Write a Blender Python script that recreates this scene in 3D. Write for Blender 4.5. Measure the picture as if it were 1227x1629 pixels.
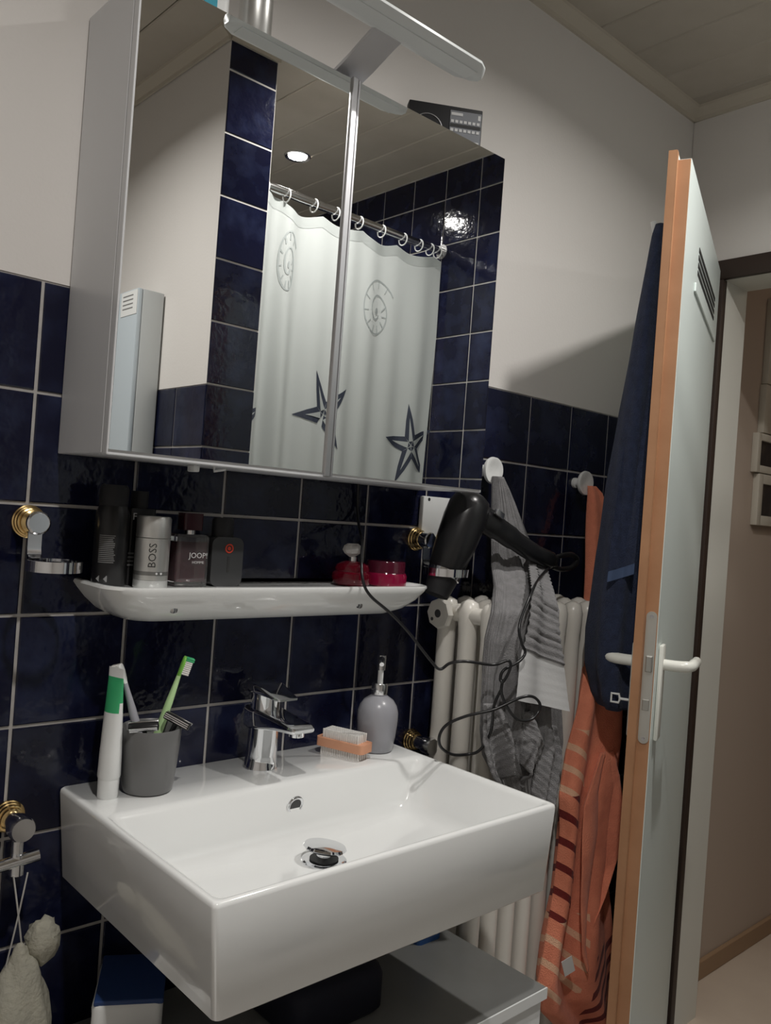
import bpy, bmesh, math, random
from mathutils import Vector, Matrix, noise
random.seed(7)
for o in list(bpy.data.objects): bpy.data.objects.remove(o)
S = bpy.context.scene
C = S.collection
H = 1.575          # height of the tile border above the floor; all z below are measured from that border
PI = math.pi

# ------------------------------------------------------------------ camera
cam_d = bpy.data.cameras.new('camera')
cam = bpy.data.objects.new('camera', cam_d); C.objects.link(cam)
R0 = ((0.7393, -0.6695, 0.0725), (0.0555, -0.0467, -0.9974), (0.6711, 0.7414, 0.0026))
r, u, b = Vector(R0[0]).normalized(), -Vector(R0[1]), -Vector(R0[2])
b = r.cross(u).normalized(); u = b.cross(r).normalized()
mw = Matrix((r, u, b)).transposed().to_4x4(); mw.translation = (-0.4033, -1.1692, -0.284 + H)
cam.matrix_world = mw
cam_d.sensor_fit = 'VERTICAL'; cam_d.sensor_height = 36.0
cam_d.lens = 1332.2 / 1629.0 * 36.0
cam_d.clip_start = 0.02
S.camera = cam

# ------------------------------------------------------------------ world, exposure, ceiling spots and the added hall fill light
w = bpy.data.worlds.new('world'); S.world = w; w.use_nodes = True
w.node_tree.nodes['Background'].inputs[0].default_value = (0.05, 0.05, 0.05, 1)
w.node_tree.nodes['Background'].inputs[1].default_value = 0.0
S.view_settings.view_transform = 'Standard'; S.view_settings.look = 'None'
S.view_settings.gamma = 1.0; S.view_settings.use_curve_mapping = False
S.view_settings.exposure = 0.0
RIGHT_W, LEFT_W, SHOWER_W, HALL_W = 8.0, 10.5, 4.0, 2.6
RIGHT_POS = (0.95, -0.77); LEFT_POS = (-0.08, -1.00); SHOWER_POS = (1.154, -1.43)
ZC = 0.862         # ceiling

# ------------------------------------------------------------------ materials
MATS = {}
def mat(name, col, rough=0.5, metal=0.0, var=None, bump=None, trans=0.0, ior=1.45, coat=0.0, emit=None, spec=0.5, sheen=0.0, rvar=None, rnd=0.0, transl=0.0):
    if name in MATS: return MATS[name]
    m = bpy.data.materials.new(name); m.use_nodes = True
    nt = m.node_tree; p = nt.nodes['Principled BSDF']
    p.inputs['Base Color'].default_value = (*col, 1); p.inputs['Roughness'].default_value = rough
    p.inputs['Metallic'].default_value = metal; p.inputs['IOR'].default_value = ior
    p.inputs['Transmission Weight'].default_value = trans; p.inputs['Coat Weight'].default_value = coat
    p.inputs['Specular IOR Level'].default_value = spec; p.inputs['Sheen Weight'].default_value = sheen
    tc = nt.nodes.new('ShaderNodeTexCoord')
    vec = tc.outputs['Object']
    info = None
    if rnd:
        info = nt.nodes.new('ShaderNodeObjectInfo')
        add = nt.nodes.new('ShaderNodeVectorMath'); add.operation = 'MULTIPLY_ADD'
        cmb = nt.nodes.new('ShaderNodeCombineXYZ')
        for i in range(3): nt.links.new(info.outputs['Random'], cmb.inputs[i])
        add.inputs[1].default_value = (37, 71, 53)
        nt.links.new(cmb.outputs[0], add.inputs[0]); nt.links.new(vec, add.inputs[2]); vec = add.outputs[0]
    def nz(scale, detail=4, rgh=0.55):
        n = nt.nodes.new('ShaderNodeTexNoise'); n.inputs['Scale'].default_value = scale
        n.inputs['Detail'].default_value = detail; n.inputs['Roughness'].default_value = rgh
        nt.links.new(vec, n.inputs['Vector']); return n
    if var:                                   # (scale, second colour, low, high)
        n = nz(var[0]); rp = nt.nodes.new('ShaderNodeValToRGB')
        rp.color_ramp.elements[0].position = var[2]; rp.color_ramp.elements[1].position = var[3]
        rp.color_ramp.elements[0].color = (*col, 1); rp.color_ramp.elements[1].color = (*var[1], 1)
        nt.links.new(n.outputs['Fac'], rp.inputs[0]); out = rp.outputs[0]
        if rnd:
            hs = nt.nodes.new('ShaderNodeHueSaturation'); mr = nt.nodes.new('ShaderNodeMapRange')
            mr.inputs[3].default_value = 1 - rnd; mr.inputs[4].default_value = 1 + rnd
            nt.links.new(info.outputs['Random'], mr.inputs[0]); nt.links.new(mr.outputs[0], hs.inputs['Value'])
            nt.links.new(out, hs.inputs['Color']); out = hs.outputs[0]
        nt.links.new(out, p.inputs['Base Color'])
    if rvar:
        n = nz(rvar[0]); mr = nt.nodes.new('ShaderNodeMapRange')
        mr.inputs[3].default_value = rvar[1]; mr.inputs[4].default_value = rvar[2]
        nt.links.new(n.outputs['Fac'], mr.inputs[0]); nt.links.new(mr.outputs[0], p.inputs['Roughness'])
    if bump:
        n = nz(bump[0], 2); bp = nt.nodes.new('ShaderNodeBump')
        bp.inputs['Strength'].default_value = bump[1]; bp.inputs['Distance'].default_value = bump[2]
        nt.links.new(n.outputs['Fac'], bp.inputs['Height']); nt.links.new(bp.outputs[0], p.inputs['Normal'])
    if emit:
        p.inputs['Emission Color'].default_value = (*emit[0], 1); p.inputs['Emission Strength'].default_value = emit[1]
    if transl:
        t = nt.nodes.new('ShaderNodeBsdfTranslucent'); t.inputs[0].default_value = (*col, 1)
        mx = nt.nodes.new('ShaderNodeMixShader'); mx.inputs[0].default_value = transl
        nt.links.new(p.outputs[0], mx.inputs[1]); nt.links.new(t.outputs[0], mx.inputs[2])
        nt.links.new(mx.outputs[0], nt.nodes['Material Output'].inputs[0])
    MATS[name] = m; return m

plaster = mat('plaster', (0.74, 0.71, 0.68), 0.9, bump=(180, 0.12, 0.002))
grout = mat('grout', (0.50, 0.48, 0.46), 0.9, var=(30, (0.40, 0.38, 0.36), 0.4, 0.7))
tile_m = mat('navy_glaze', (0.0055, 0.0065, 0.022), 0.12, var=(16, (0.020, 0.026, 0.062), 0.45, 0.85), bump=(48, 0.22, 0.004), rvar=(12, 0.04, 0.16), rnd=0.25, spec=0.45)
panel_m = mat('cream_panel', (0.50, 0.455, 0.39), 0.75, var=(9, (0.46, 0.415, 0.35), 0.35, 0.7), rnd=0.05)
cornice_m = mat('cream_cornice', (0.54, 0.49, 0.41), 0.7)
ceramic = mat('white_ceramic', (0.84, 0.85, 0.84), 0.10, coat=0.5, spec=0.6)
white_lac = mat('white_lacquer', (0.72, 0.73, 0.75), 0.30)
mirror_m = mat('mirror', (0.90, 0.91, 0.90), 0.0, 1.0)
alu = mat('brushed_aluminium', (0.60, 0.60, 0.62), 0.32, 1.0)
chrome = mat('chrome', (0.82, 0.83, 0.85), 0.05, 1.0)
chrome_r = mat('worn_chrome', (0.75, 0.75, 0.76), 0.18, 1.0)
gold = mat('polished_brass', (0.83, 0.60, 0.28), 0.18, 1.0)
black_gl = mat('black_plastic', (0.012, 0.012, 0.013), 0.28)
black_mt = mat('matt_black', (0.012, 0.012, 0.014), 0.6)
oak = mat('oak_veneer', (0.46, 0.24, 0.125), 0.5, var=(14, (0.40, 0.20, 0.10), 0.35, 0.7))
door_w = mat('door_white', (0.78, 0.86, 0.83), 0.35)
frame_d = mat('dark_frame', (0.040, 0.026, 0.020), 0.5)
lining_m = mat('lining_white', (0.72, 0.71, 0.65), 0.5)
hall_m = mat('hall_paint', (0.50, 0.41, 0.34), 0.9)
hall_fl = mat('hall_floor', (0.62, 0.52, 0.42), 0.35, var=(3, (0.55, 0.45, 0.36), 0.4, 0.7))
skirt = mat('skirting_wood', (0.34, 0.22, 0.13), 0.5)
dark_pic = mat('dark_print', (0.03, 0.028, 0.03), 0.35, var=(18, (0.09, 0.07, 0.06), 0.5, 0.7))
frame_w = mat('cream_frame', (0.60, 0.56, 0.48), 0.5)
floor_m = mat('floor_tile', (0.56, 0.53, 0.49), 0.35, var=(6, (0.50, 0.47, 0.43), 0.4, 0.7))
rad_m = mat('radiator_enamel', (0.76, 0.73, 0.67), 0.28)
grey_t = mat('grey_terry', (0.23, 0.225, 0.23), 0.95, var=(60, (0.17, 0.167, 0.17), 0.35, 0.7), bump=(520, 0.7, 0.003), sheen=0.05)
grey_l = mat('grey_hem', (0.46, 0.46, 0.46), 0.9, bump=(300, 0.3, 0.001))
orange_t = mat('orange_terry', (0.80, 0.27, 0.16), 0.95, var=(40, (0.70, 0.22, 0.13), 0.35, 0.7), bump=(420, 0.6, 0.003), sheen=0.2)
red_t = mat('dark_red_terry', (0.16, 0.012, 0.012), 0.95, bump=(420, 0.6, 0.003))
pale_t = mat('pale_peach_terry', (0.66, 0.33, 0.20), 0.95, bump=(420, 0.6, 0.003))
navy_t = mat('navy_terry', (0.028, 0.040, 0.088), 0.95, var=(70, (0.017, 0.025, 0.058), 0.35, 0.7), bump=(480, 0.9, 0.004), sheen=0.08)
navy_h = mat('blue_hem', (0.07, 0.105, 0.20), 0.9)
mug_m = mat('grey_stoneware', (0.15, 0.15, 0.15), 0.35, coat=0.2)
soap_m = mat('grey_lilac_ceramic', (0.33, 0.33, 0.36), 0.28, coat=0.3)
white_pl = mat('white_plastic', (0.80, 0.81, 0.80), 0.35)
green_pl = mat('green_print', (0.05, 0.42, 0.17), 0.4)
green_br = mat('green_plastic', (0.25, 0.62, 0.10), 0.3)
green_pale = mat('pale_green_plastic', (0.55, 0.80, 0.40), 0.3)
bristle_m = mat('white_bristle', (0.80, 0.78, 0.75), 0.6)
grey_pl = mat('grey_plastic', (0.36, 0.36, 0.40), 0.4)
peach = mat('peach_wood', (0.72, 0.36, 0.22), 0.55, var=(20, (0.66, 0.31, 0.18), 0.4, 0.7))
silver_p = mat('satin_silver', (0.62, 0.62, 0.60), 0.34, 0.85)
dark_red_g = mat('dark_red_glass', (0.13, 0.004, 0.022), 0.06, trans=0.55, ior=1.45)
red_g = mat('ruby_glass', (0.15, 0.003, 0.014), 0.06, trans=0.5, ior=1.45)
pink_g = mat('pink_glass', (0.30, 0.008, 0.05), 0.10, trans=0.35, ior=1.45)
clear_g = mat('clear_glass', (0.95, 0.95, 0.95), 0.04, trans=0.95, ior=1.48)
dark_cap = mat('dark_wine_cap', (0.035, 0.008, 0.012), 0.25)
charcoal = mat('charcoal_glass', (0.045, 0.046, 0.048), 0.35)
print_w = mat('white_print', (0.62, 0.62, 0.62), 0.6)
print_g = mat('grey_print', (0.20, 0.20, 0.20), 0.6)
print_k = mat('black_print', (0.03, 0.03, 0.03), 0.6)
print_r = mat('red_print', (0.60, 0.06, 0.03), 0.5)
curtain_m = mat('curtain_fabric', (0.58, 0.61, 0.60), 0.55, transl=0.35)
curt_navy = mat('curtain_navy_print', (0.035, 0.042, 0.065), 0.6)
curt_grey = mat('curtain_grey_print', (0.36, 0.39, 0.39), 0.6)
unit_top = mat('grey_board', (0.22, 0.225, 0.22), 0.28, var=(5, (0.18, 0.18, 0.17), 0.35, 0.7))
unit_w = mat('white_board', (0.80, 0.82, 0.82), 0.35)
navy_bag = mat('navy_bag', (0.008, 0.009, 0.020), 0.7)
blue_pl = mat('blue_plastic', (0.03, 0.10, 0.30), 0.3)
teal_pl = mat('teal_print', (0.06, 0.35, 0.46), 0.35)
loofah_m = mat('cream_netting', (0.62, 0.60, 0.50), 0.9, bump=(160, 0.6, 0.004), var=(28, (0.50, 0.49, 0.42), 0.4, 0.7), transl=0.3)
cab_white = mat('cabinet_grey_white', (0.52, 0.54, 0.54), 0.4)
lamp_wh = mat('opal_plastic', (0.76, 0.79, 0.79), 0.35)
glow = mat('lamp_lens', (1, 1, 1), 0.4, emit=((1.0, 0.97, 0.92), 25.0))
string_m = mat('cotton_string', (0.45, 0.44, 0.42), 0.9)
paper = mat('paper', (0.78, 0.79, 0.78), 0.7)
slate = mat('slate_panel', (0.22, 0.23, 0.25), 0.4)

# ------------------------------------------------------------------ geometry helpers: every one returns (verts, faces)
def J(*gs):
    V, F = [], []
    for v, f in gs:
        k = len(V); V += [tuple(p) for p in v]; F += [tuple(i + k for i in q) for q in f]
    return V, F
def box(x0, x1, y0, y1, z0, z1, bev=0.0, seg=2):
    x0, x1 = min(x0, x1), max(x0, x1); y0, y1 = min(y0, y1), max(y0, y1); z0, z1 = min(z0, z1), max(z0, z1)
    bm = bmesh.new(); bmesh.ops.create_cube(bm, size=1)
    for v in bm.verts: v.co = Vector(((x0 + x1) / 2 + v.co.x * (x1 - x0), (y0 + y1) / 2 + v.co.y * (y1 - y0), (z0 + z1) / 2 + v.co.z * (z1 - z0)))
    if bev: bmesh.ops.bevel(bm, geom=list(bm.edges), offset=bev, segments=seg, profile=0.5, affect='EDGES')
    bm.verts.index_update()
    g = ([tuple(v.co) for v in bm.verts], [tuple(v.index for v in f.verts) for f in bm.faces]); bm.free(); return g
def loft(rings, cap0=True, cap1=True, closed=True):
    V = [tuple(p) for r_ in rings for p in r_]; n = len(rings[0]); F = []
    for i in range(len(rings) - 1):
        for k in range(n if closed else n - 1):
            a, b_ = i * n + k, i * n + (k + 1) % n
            F.append((a, b_, b_ + n, a + n))
    if cap0: F.append(tuple(range(n - 1, -1, -1)))
    if cap1: F.append(tuple(range((len(rings) - 1) * n, len(rings) * n)))
    return V, F
def lathe(prof, c=(0, 0, 0), axis='z', n=28, cap0=True, cap1=True, sx=1.0, sy=1.0):
    rings = []
    for rr, h in prof:
        ring = []
        for k in range(n):
            t = 2 * PI * k / n; a, b_ = rr * math.cos(t) * sx, rr * math.sin(t) * sy
            if axis == 'z': p = (c[0] + a, c[1] + b_, c[2] + h)
            elif axis == 'y': p = (c[0] + a, c[1] - h, c[2] + b_)      # grows out of the back wall
            else: p = (c[0] + h, c[1] + a, c[2] + b_)
            ring.append(p)
        rings.append(ring)
    return loft(rings, cap0, cap1)
def rrect(x0, x1, y0, y1, rad, z, n=5):
    pts = []
    for cx, cy, a0 in ((x1 - rad, y1 - rad, 0), (x0 + rad, y1 - rad, 90), (x0 + rad, y0 + rad, 180), (x1 - rad, y0 + rad, 270)):
        for k in range(n + 1):
            t = math.radians(a0 + 90 * k / n); pts.append((cx + rad * math.cos(t), cy + rad * math.sin(t), z))
    return pts
def smooth_path(pts, n=6, closed=False):
    P = [Vector(p) for p in pts]; out = []; N = len(P)
    for i in range(N if closed else N - 1):
        g = lambda k: P[k % N] if closed else P[max(0, min(N - 1, k))]
        a, b_, c, d = g(i - 1), g(i), g(i + 1), g(i + 2)
        for k in range(n):
            t = k / n
            out.append(0.5 * ((2 * b_) + (c - a) * t + (2 * a - 5 * b_ + 4 * c - d) * t * t + (3 * b_ - a - 3 * c + d) * t ** 3))
    if not closed: out.append(P[-1])
    return out
def tube(pts, rad, n=8, sm=0, closed=False, flat=1.0):
    P = smooth_path(pts, sm, closed) if sm else [Vector(p) for p in pts]
    N = len(P); rings = []; nrm = None
    for i in range(N):
        t = (P[(i + 1) % N] - P[i - 1]) if closed else (P[min(N - 1, i + 1)] - P[max(0, i - 1)])
        t.normalize()
        if nrm is None:
            nrm = t.orthogonal().normalized()
            if abs(t.z) < 0.9: nrm = (Vector((0, 0, 1)) - t * t.z).normalized()
        nrm = (nrm - t * nrm.dot(t)).normalized(); bn = t.cross(nrm)
        ra = rad[min(i, len(rad) - 1)] if isinstance(rad, (list, tuple)) else rad
        rings.append([P[i] + nrm * (ra * math.cos(2 * PI * k / n)) + bn * (ra * flat * math.sin(2 * PI * k / n)) for k in range(n)])
    if closed: rings.append(rings[0])
    return loft(rings, not closed, not closed)
def torus(c, R, r_, axis='z', n=28, m=8, a0=0, a1=360):
    pts = []
    full = a1 - a0 >= 360
    for k in range(n if full else n + 1):
        t = math.radians(a0 + (a1 - a0) * k / n); a, b_ = R * math.cos(t), R * math.sin(t)
        pts.append((c[0] + a, c[1] + b_, c[2]) if axis == 'z' else (c[0] + a, c[1], c[2] + b_) if axis == 'y' else (c[0], c[1] + a, c[2] + b_))
    return tube(pts, r_, m, closed=full)
def xf(g, M): return [tuple(M @ Vector(p)) for p in g[0]], g[1]
def poly(pts, d):                               # flat polygon given a thickness vector
    n = len(pts); d = Vector(d)
    V = [tuple(p) for p in pts] + [tuple(Vector(p) + d) for p in pts]
    return V, [tuple(range(n)), tuple(range(2 * n - 1, n - 1, -1))] + [(k, k + n, (k + 1) % n + n, (k + 1) % n) for k in range(n)]

ORG = {}
def finish(me, smooth):
    bm = bmesh.new(); bm.from_mesh(me); bmesh.ops.recalc_face_normals(bm, faces=bm.faces); bm.to_mesh(me); bm.free()
    if smooth:
        me.polygons.foreach_set('use_smooth', [True] * len(me.polygons)); me.set_sharp_from_angle(angle=math.radians(smooth if smooth > 1 else 40))
def mk(name, g, m, parent=None, smooth=0, label=None, cat=None, group=None, kind=None, mi=None):
    V, F = g
    me = bpy.data.meshes.new(name)
    if parent is None:
        xs, ys, zs = zip(*V); org = Vector(((min(xs) + max(xs)) / 2, (min(ys) + max(ys)) / 2, min(zs) + H))
    else: org = ORG[parent.name]
    me.from_pydata([(p[0] - org.x, p[1] - org.y, p[2] + H - org.z) for p in V], [], F)
    for k in (m if isinstance(m, (list, tuple)) else [m]): me.materials.append(k)
    if mi: me.polygons.foreach_set('material_index', mi)
    if mi is None: finish(me, smooth)
    elif smooth:
        me.polygons.foreach_set('use_smooth', [True] * len(me.polygons)); me.set_sharp_from_angle(angle=math.radians(60))
    o = bpy.data.objects.new(name, me); C.objects.link(o)
    if parent is None: o.location = org
    else: o.parent = parent
    ORG[o.name] = org
    tag(o, label, cat, group, kind); return o
def tag(o, label=None, cat=None, group=None, kind=None):
    if label: o['label'] = label
    if cat: o['category'] = cat
    if group: o['group'] = group
    if kind: o['kind'] = kind
    return o
def thing(name, loc, label, cat, group=None, kind=None):
    o = bpy.data.objects.new(name, None); C.objects.link(o); o.empty_display_size = 0.02
    o.location = (loc[0], loc[1], loc[2] + H); ORG[o.name] = o.location.copy()
    return tag(o, label, cat, group, kind)
def text(name, body, size, M, m, parent, ext=0.0002):
    cu = bpy.data.curves.new('t', 'FONT'); cu.body = body; cu.size = size; cu.extrude = ext; cu.align_x = 'CENTER'; cu.align_y = 'CENTER'; cu.resolution_u = 2
    to = bpy.data.objects.new('t', cu); C.objects.link(to)
    me = bpy.data.meshes.new_from_object(to.evaluated_get(bpy.context.evaluated_depsgraph_get()))
    V = [tuple(M @ v.co) for v in me.vertices]; F = [tuple(p.vertices) for p in me.polygons]
    bpy.data.objects.remove(to); bpy.data.curves.remove(cu); bpy.data.meshes.remove(me)
    return mk(name, (V, F), m, parent)
def face_mat(pos, xdir, ydir):                  # text frame: xdir = reading direction, ydir = up
    x, y = Vector(xdir).normalized(), Vector(ydir).normalized(); z = x.cross(y)
    M = Matrix((x, y, z)).transposed().to_4x4(); M.translation = pos; return M

# ------------------------------------------------------------------ tiled surfaces
T = 0.1525; G2 = 0.0024
def tile_mesh(wu, wv, frame):                   # frame = (u dir, v dir, outward normal); front face at 0
    uu, vv, nn = [Vector(q) for q in frame]; V = []
    for ins, d in ((0.0016, 0.0), (0.0, -0.0013), (0.0, -0.009)):
        for a, b_ in ((-1, -1), (1, -1), (1, 1), (-1, 1)): V.append(uu * a * (wu / 2 - ins) + vv * b_ * (wv / 2 - ins) + nn * d)
    F = [(0, 1, 2, 3)] + [(i + 4 * L, i + 4 + 4 * L, (i + 1) % 4 + 4 + 4 * L, (i + 1) % 4 + 4 * L) for L in (0, 1) for i in range(4)]
    me = bpy.data.meshes.new('tile'); me.from_pydata([tuple(p) for p in V], [], F); me.materials.append(tile_m); finish(me, 0); return me
def tile_field(parent, origin, frame, us, vs):  # us, vs: lists of (start, end) along u and v
    uu, vv, nn = [Vector(q) for q in frame]; cache = {}
    for a0, a1 in us:
        for b0, b1 in vs:
            key = (round(a1 - a0, 4), round(b1 - b0, 4))
            if key not in cache: cache[key] = tile_mesh(a1 - a0 - 2 * G2, b1 - b0 - 2 * G2, frame)
            o = bpy.data.objects.new('tile', cache[key]); C.objects.link(o); o.parent = parent
            p = Vector(origin) + uu * (a0 + a1) / 2 + vv * (b0 + b1) / 2 + nn * random.uniform(-0.0004, 0.0004)
            o.location = p + Vector((0, 0, H)) - ORG[parent.name]
            o.rotation_euler = (random.uniform(-.003, .003), random.uniform(-.003, .003), random.uniform(-.003, .003))
def down(n, last=None):
    L = [(-T * (k + 1), -T * k) for k in range(n)]
    if last: L.append((-last, -T * n))
    return L
FLOOR = -H

# ================================================================== THE ROOM
XR = 1.6775
fl = mk('floor', box(-1.2, 1.74, -2.4, 0.02, FLOOR - 0.1, FLOOR), floor_m, kind='structure', label='beige bathroom floor below the basin')
wb = mk('wall_back', J(box(-1.2, XR + 0.12, 0.0015, 0.12, 0.0, 1.0), box(-1.2, XR + 0.12, 0.0030, 0.12, FLOOR, 0.0)), [plaster, grout], kind='structure', label='back wall with navy tiles below and plain plaster above', mi=[0] * 6 + [1] * 6)
tile_field(wb, (0, 0, 0), ((1, 0, 0), (0, 0, 1), (0, -1, 0)), [(T * k, T * (k + 1)) for k in range(-3, 11)], down(10, 1.575))
wr = mk('wall_right', J(box(XR, XR + 0.12, -0.105, 0.0, FLOOR, 1.0), box(XR, XR + 0.12, -2.4, -0.105, 0.40, 1.0), box(XR, XR + 0.12, -2.4, -0.80, FLOOR, 0.40)), plaster, kind='structure', label='right wall with the doorway to the hall')
ws = mk('wall_shower', J(box(1.532, XR + 0.01, -2.4, -0.865, FLOOR, 1.0)), grout, kind='structure', label='navy tiled shower wall seen in the mirror')
tile_field(ws, (1.5285, -0.9588, 0.7589), ((0, 1, 0), (0, 0, 1), (-1, 0, 0)), [(0.0, 0.094)] + [(-T * (k + 1), -T * k) for k in range(7)], [(0, 0.100)] + down(15))
wp = mk('wall_partition', J(box(0.6175, 0.7545, -2.4, -0.9625, 0.0, 1.0), box(0.6195, 0.7525, -2.4, -0.9645, FLOOR, 0.0)), [plaster, grout], kind='structure', label='partition wall with a tiled end face seen in the mirror', mi=[0] * 6 + [1] * 6)
tile_field(wp, (0.616, -0.9605, 0.0), ((1, 0, 0), (0, 0, 1), (0, 1, 0)), [(0.0, 0.1395)], [(0.7625, 0.835)] + [(T * k, T * (k + 1)) for k in range(4, -1, -1)] + down(10))
tile_field(wp, (0.616, -0.9605, 0.0), ((0, 1, 0), (0, 0, 1), (-1, 0, 0)), [(-T * (k + 1), -T * k) for k in range(5)], down(10))
mk('wall_left', box(-1.3, -1.2, -2.4, 0.1, FLOOR, 1.0), plaster, kind='structure', label='plain left wall behind the photographer')
mk('wall_front', box(-1.3, 1.8, -2.5, -2.4, FLOOR, 1.0), plaster, kind='structure', label='plain wall behind the photographer')
ce = mk('ceiling', box(-1.3, XR + 0.12, -2.45, 0.1, ZC + 0.012, ZC + 0.10), mat('seam_shadow', (0.22, 0.19, 0.15), 0.9), kind='structure', label='ceiling of cream painted boards')
pme = {}
for k in range(-1, 20):
    x1 = 1.614 - 0.1425 * k; x0 = max(x1 - 0.1425, -1.2)
    x1 = min(x1, XR)
    key = round(x1 - x0, 4)
    if key not in pme:
        g = loft([[(0.003, y, 0.012), (0.001, y, 0.003), (0.004, y, 0.0), (key - 0.004, y, 0.0), (key - 0.001, y, 0.003), (key - 0.003, y, 0.012)] for y in (-2.4, 0.0)])
        me = bpy.data.meshes.new('ceiling_panel'); me.from_pydata(g[0], [], g[1]); me.materials.append(panel_m); finish(me, 0); pme[key] = me
    o = bpy.data.objects.new('ceiling_panel', pme[key]); C.objects.link(o); o.parent = ce
    o.location = Vector((x0, 0, ZC + H)) - ORG[ce.name]
def cornice(name, p0, p1, nrm, lab):            # quarter cove along a wall
    p0, p1, nrm = Vector(p0), Vector(p1), Vector(nrm); prof = [(0, 0), (0.030, 0), (0.028, -0.006), (0.018, -0.014), (0.008, -0.022), (0.006, -0.030), (0, -0.030)]
    mk(name, loft([[p + nrm * a + Vector((0, 0, b_)) for a, b_ in prof] for p in (p0, p1)]), cornice_m, kind='structure', label=lab)
cornice('trim_1', (-1.2, 0.0015, ZC), (XR, 0.0015, ZC), (0, -1, 0), 'cream cornice above the back wall')
cornice('trim_2', (XR, -0.86, ZC), (XR, 0, ZC), (-1, 0, 0), 'cream cornice above the door wall')
cornice('trim_3', (0.6155, -2.4, ZC), (0.6155, -0.96, ZC), (-1, 0, 0), 'cream cornice on the partition seen in the mirror')
cornice('trim_4', (0.6155, -0.9595, ZC), (0.757, -0.9595, ZC), (0, 1, 0), 'cream cornice over the tiled pillar seen in the mirror')

# hall behind the doorway
mk('floor_hall', box(1.74, 3.9, -2.0, 0.0, FLOOR - 0.1, FLOOR), hall_fl, kind='structure', label='pale beige hall floor')
mk('wall_hall', box(XR + 0.12, 3.9, -0.022, 0.12, FLOOR, 1.0), hall_m, kind='structure', label='beige hall wall with hung pictures')
mk('wall_hall_far', J(box(3.9, 4.0, -2.0, 0.12, FLOOR, 1.0), box(XR + 0.12, 4.0, -2.1, -2.0, FLOOR, 1.0)), hall_m, kind='structure', label='far walls of the hall')
mk('ceiling_hall', box(XR + 0.12, 4.0, -2.1, 0.12, 0.9, 1.0), hall_m, kind='structure', label='hall ceiling')
mk('baseboard_hall', box(XR + 0.12, 3.9, -0.036, -0.022, FLOOR, FLOOR + 0.055, 0.003), skirt, kind='structure', label='brown skirting board in the hall')
# door frame: dark architrave and white lining
mk('trim_5', J(box(XR - 0.014, XR, -0.85, -0.055, 0.386, 0.437, 0.003), box(XR - 0.014, XR + 0.008, -0.121, -0.075, FLOOR, 0.386, 0.002), box(XR - 0.014, XR, -0.85, -0.79, FLOOR, 0.386, 0.003)), frame_d, smooth=30, kind='structure', label='dark brown door frame on the bathroom side')
mk('trim_6', J(box(XR + 0.008, XR + 0.125, -0.120, -0.100, FLOOR, 0.40), box(XR, XR + 0.125, -0.80, -0.10, 0.386, 0.42), box(XR, XR + 0.125, -0.80, -0.785, FLOOR, 0.40)), lining_m, kind='structure', label='off-white lining of the doorway')

# ------------------------------------------------------------------ the door (ajar), local frame: s along the leaf, n towards the back wall
DA = math.radians(22); DF = Vector((0.990, -0.386))
def D(s, n, z): return (DF.x + s * math.cos(DA) - n * math.sin(DA), DF.y + s * math.sin(DA) + n * math.cos(DA), z)
def dbox(s0, s1, n0, n1, z0, z1, bev=0.0, seg=2): g = box(s0, s1, n0, n1, z0, z1, bev, seg); return [D(*p) for p in g[0]], g[1]
def dx(g): return [D(*p) for p in g[0]], g[1]
door = thing('door_1', D(0.35, 0.02, FLOOR + 0.007), 'white door with oak edges standing ajar beside the towels', 'door', kind='structure')
mk('leaf', dbox(0.001, 0.70, 0.0, 0.024, FLOOR + 0.007, 0.400), door_w, door)
mk('edge_band', dbox(0.0, 0.0012, 0.0012, 0.024, FLOOR + 0.007, 0.399), oak, door, label='oak edge strip')
mk('rebate', dbox(-0.012, 0.71, 0.024, 0.039, FLOOR + 0.007, 0.412), door_w, door)
mk('rebate_edge', dbox(-0.0135, -0.012, 0.0235, 0.039, FLOOR + 0.007, 0.412), oak, door, label='oak edge strip of the rebate')
mk('rebate_step', dbox(-0.0135, 0.0, 0.0230, 0.0242, FLOOR + 0.007, 0.412), oak, door)
mk('top_edge', dbox(-0.0135, 0.02, 0.024, 0.039, 0.412, 0.4128), oak, door)
for i in range(4):
    z = 0.300 - 0.0155 * i
    mk('vent_slot', dbox(0.21, 0.60, -0.0012, 0.001, z - 0.0045, z + 0.0045, 0.0004, 1), print_k, door, label='dark ventilation slot')
mk('vent_rail', dbox(0.17, 0.64, -0.004, 0.0, 0.204, 0.222, 0.0015), door_w, door)
lp = mk('lock_plate', dx(loft([[(q[2], q[0], q[1]) for q in rrect(0.0025, 0.0215, -0.665, -0.425, 0.0094, s)] for s in (0.0, -0.0018)])), mat('lock_steel', (0.60, 0.60, 0.56), 0.35, 0.8), door, 30, label='pale steel lock plate')
for z in (-0.434, -0.656): mk('screw', dx(lathe([(0.0038, 0), (0.0038, -0.0025), (0.0015, -0.0022)], (0, 0.012, z), 'x', 12)), alu, lp)
mk('latch', dx(J(box(-0.007, 0, 0.005, 0.017, -0.535, -0.505, 0.002))), mat('latch_steel', (0.45, 0.45, 0.42), 0.4, 0.8), lp)
mk('deadbolt', dx(box(-0.003, 0, 0.006, 0.018, -0.605, -0.585, 0.001)), mat('latch_steel', (0.45, 0.45, 0.42), 0.4, 0.8), lp)
hw = mat('handle_white', (0.80, 0.80, 0.74), 0.22)
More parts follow.
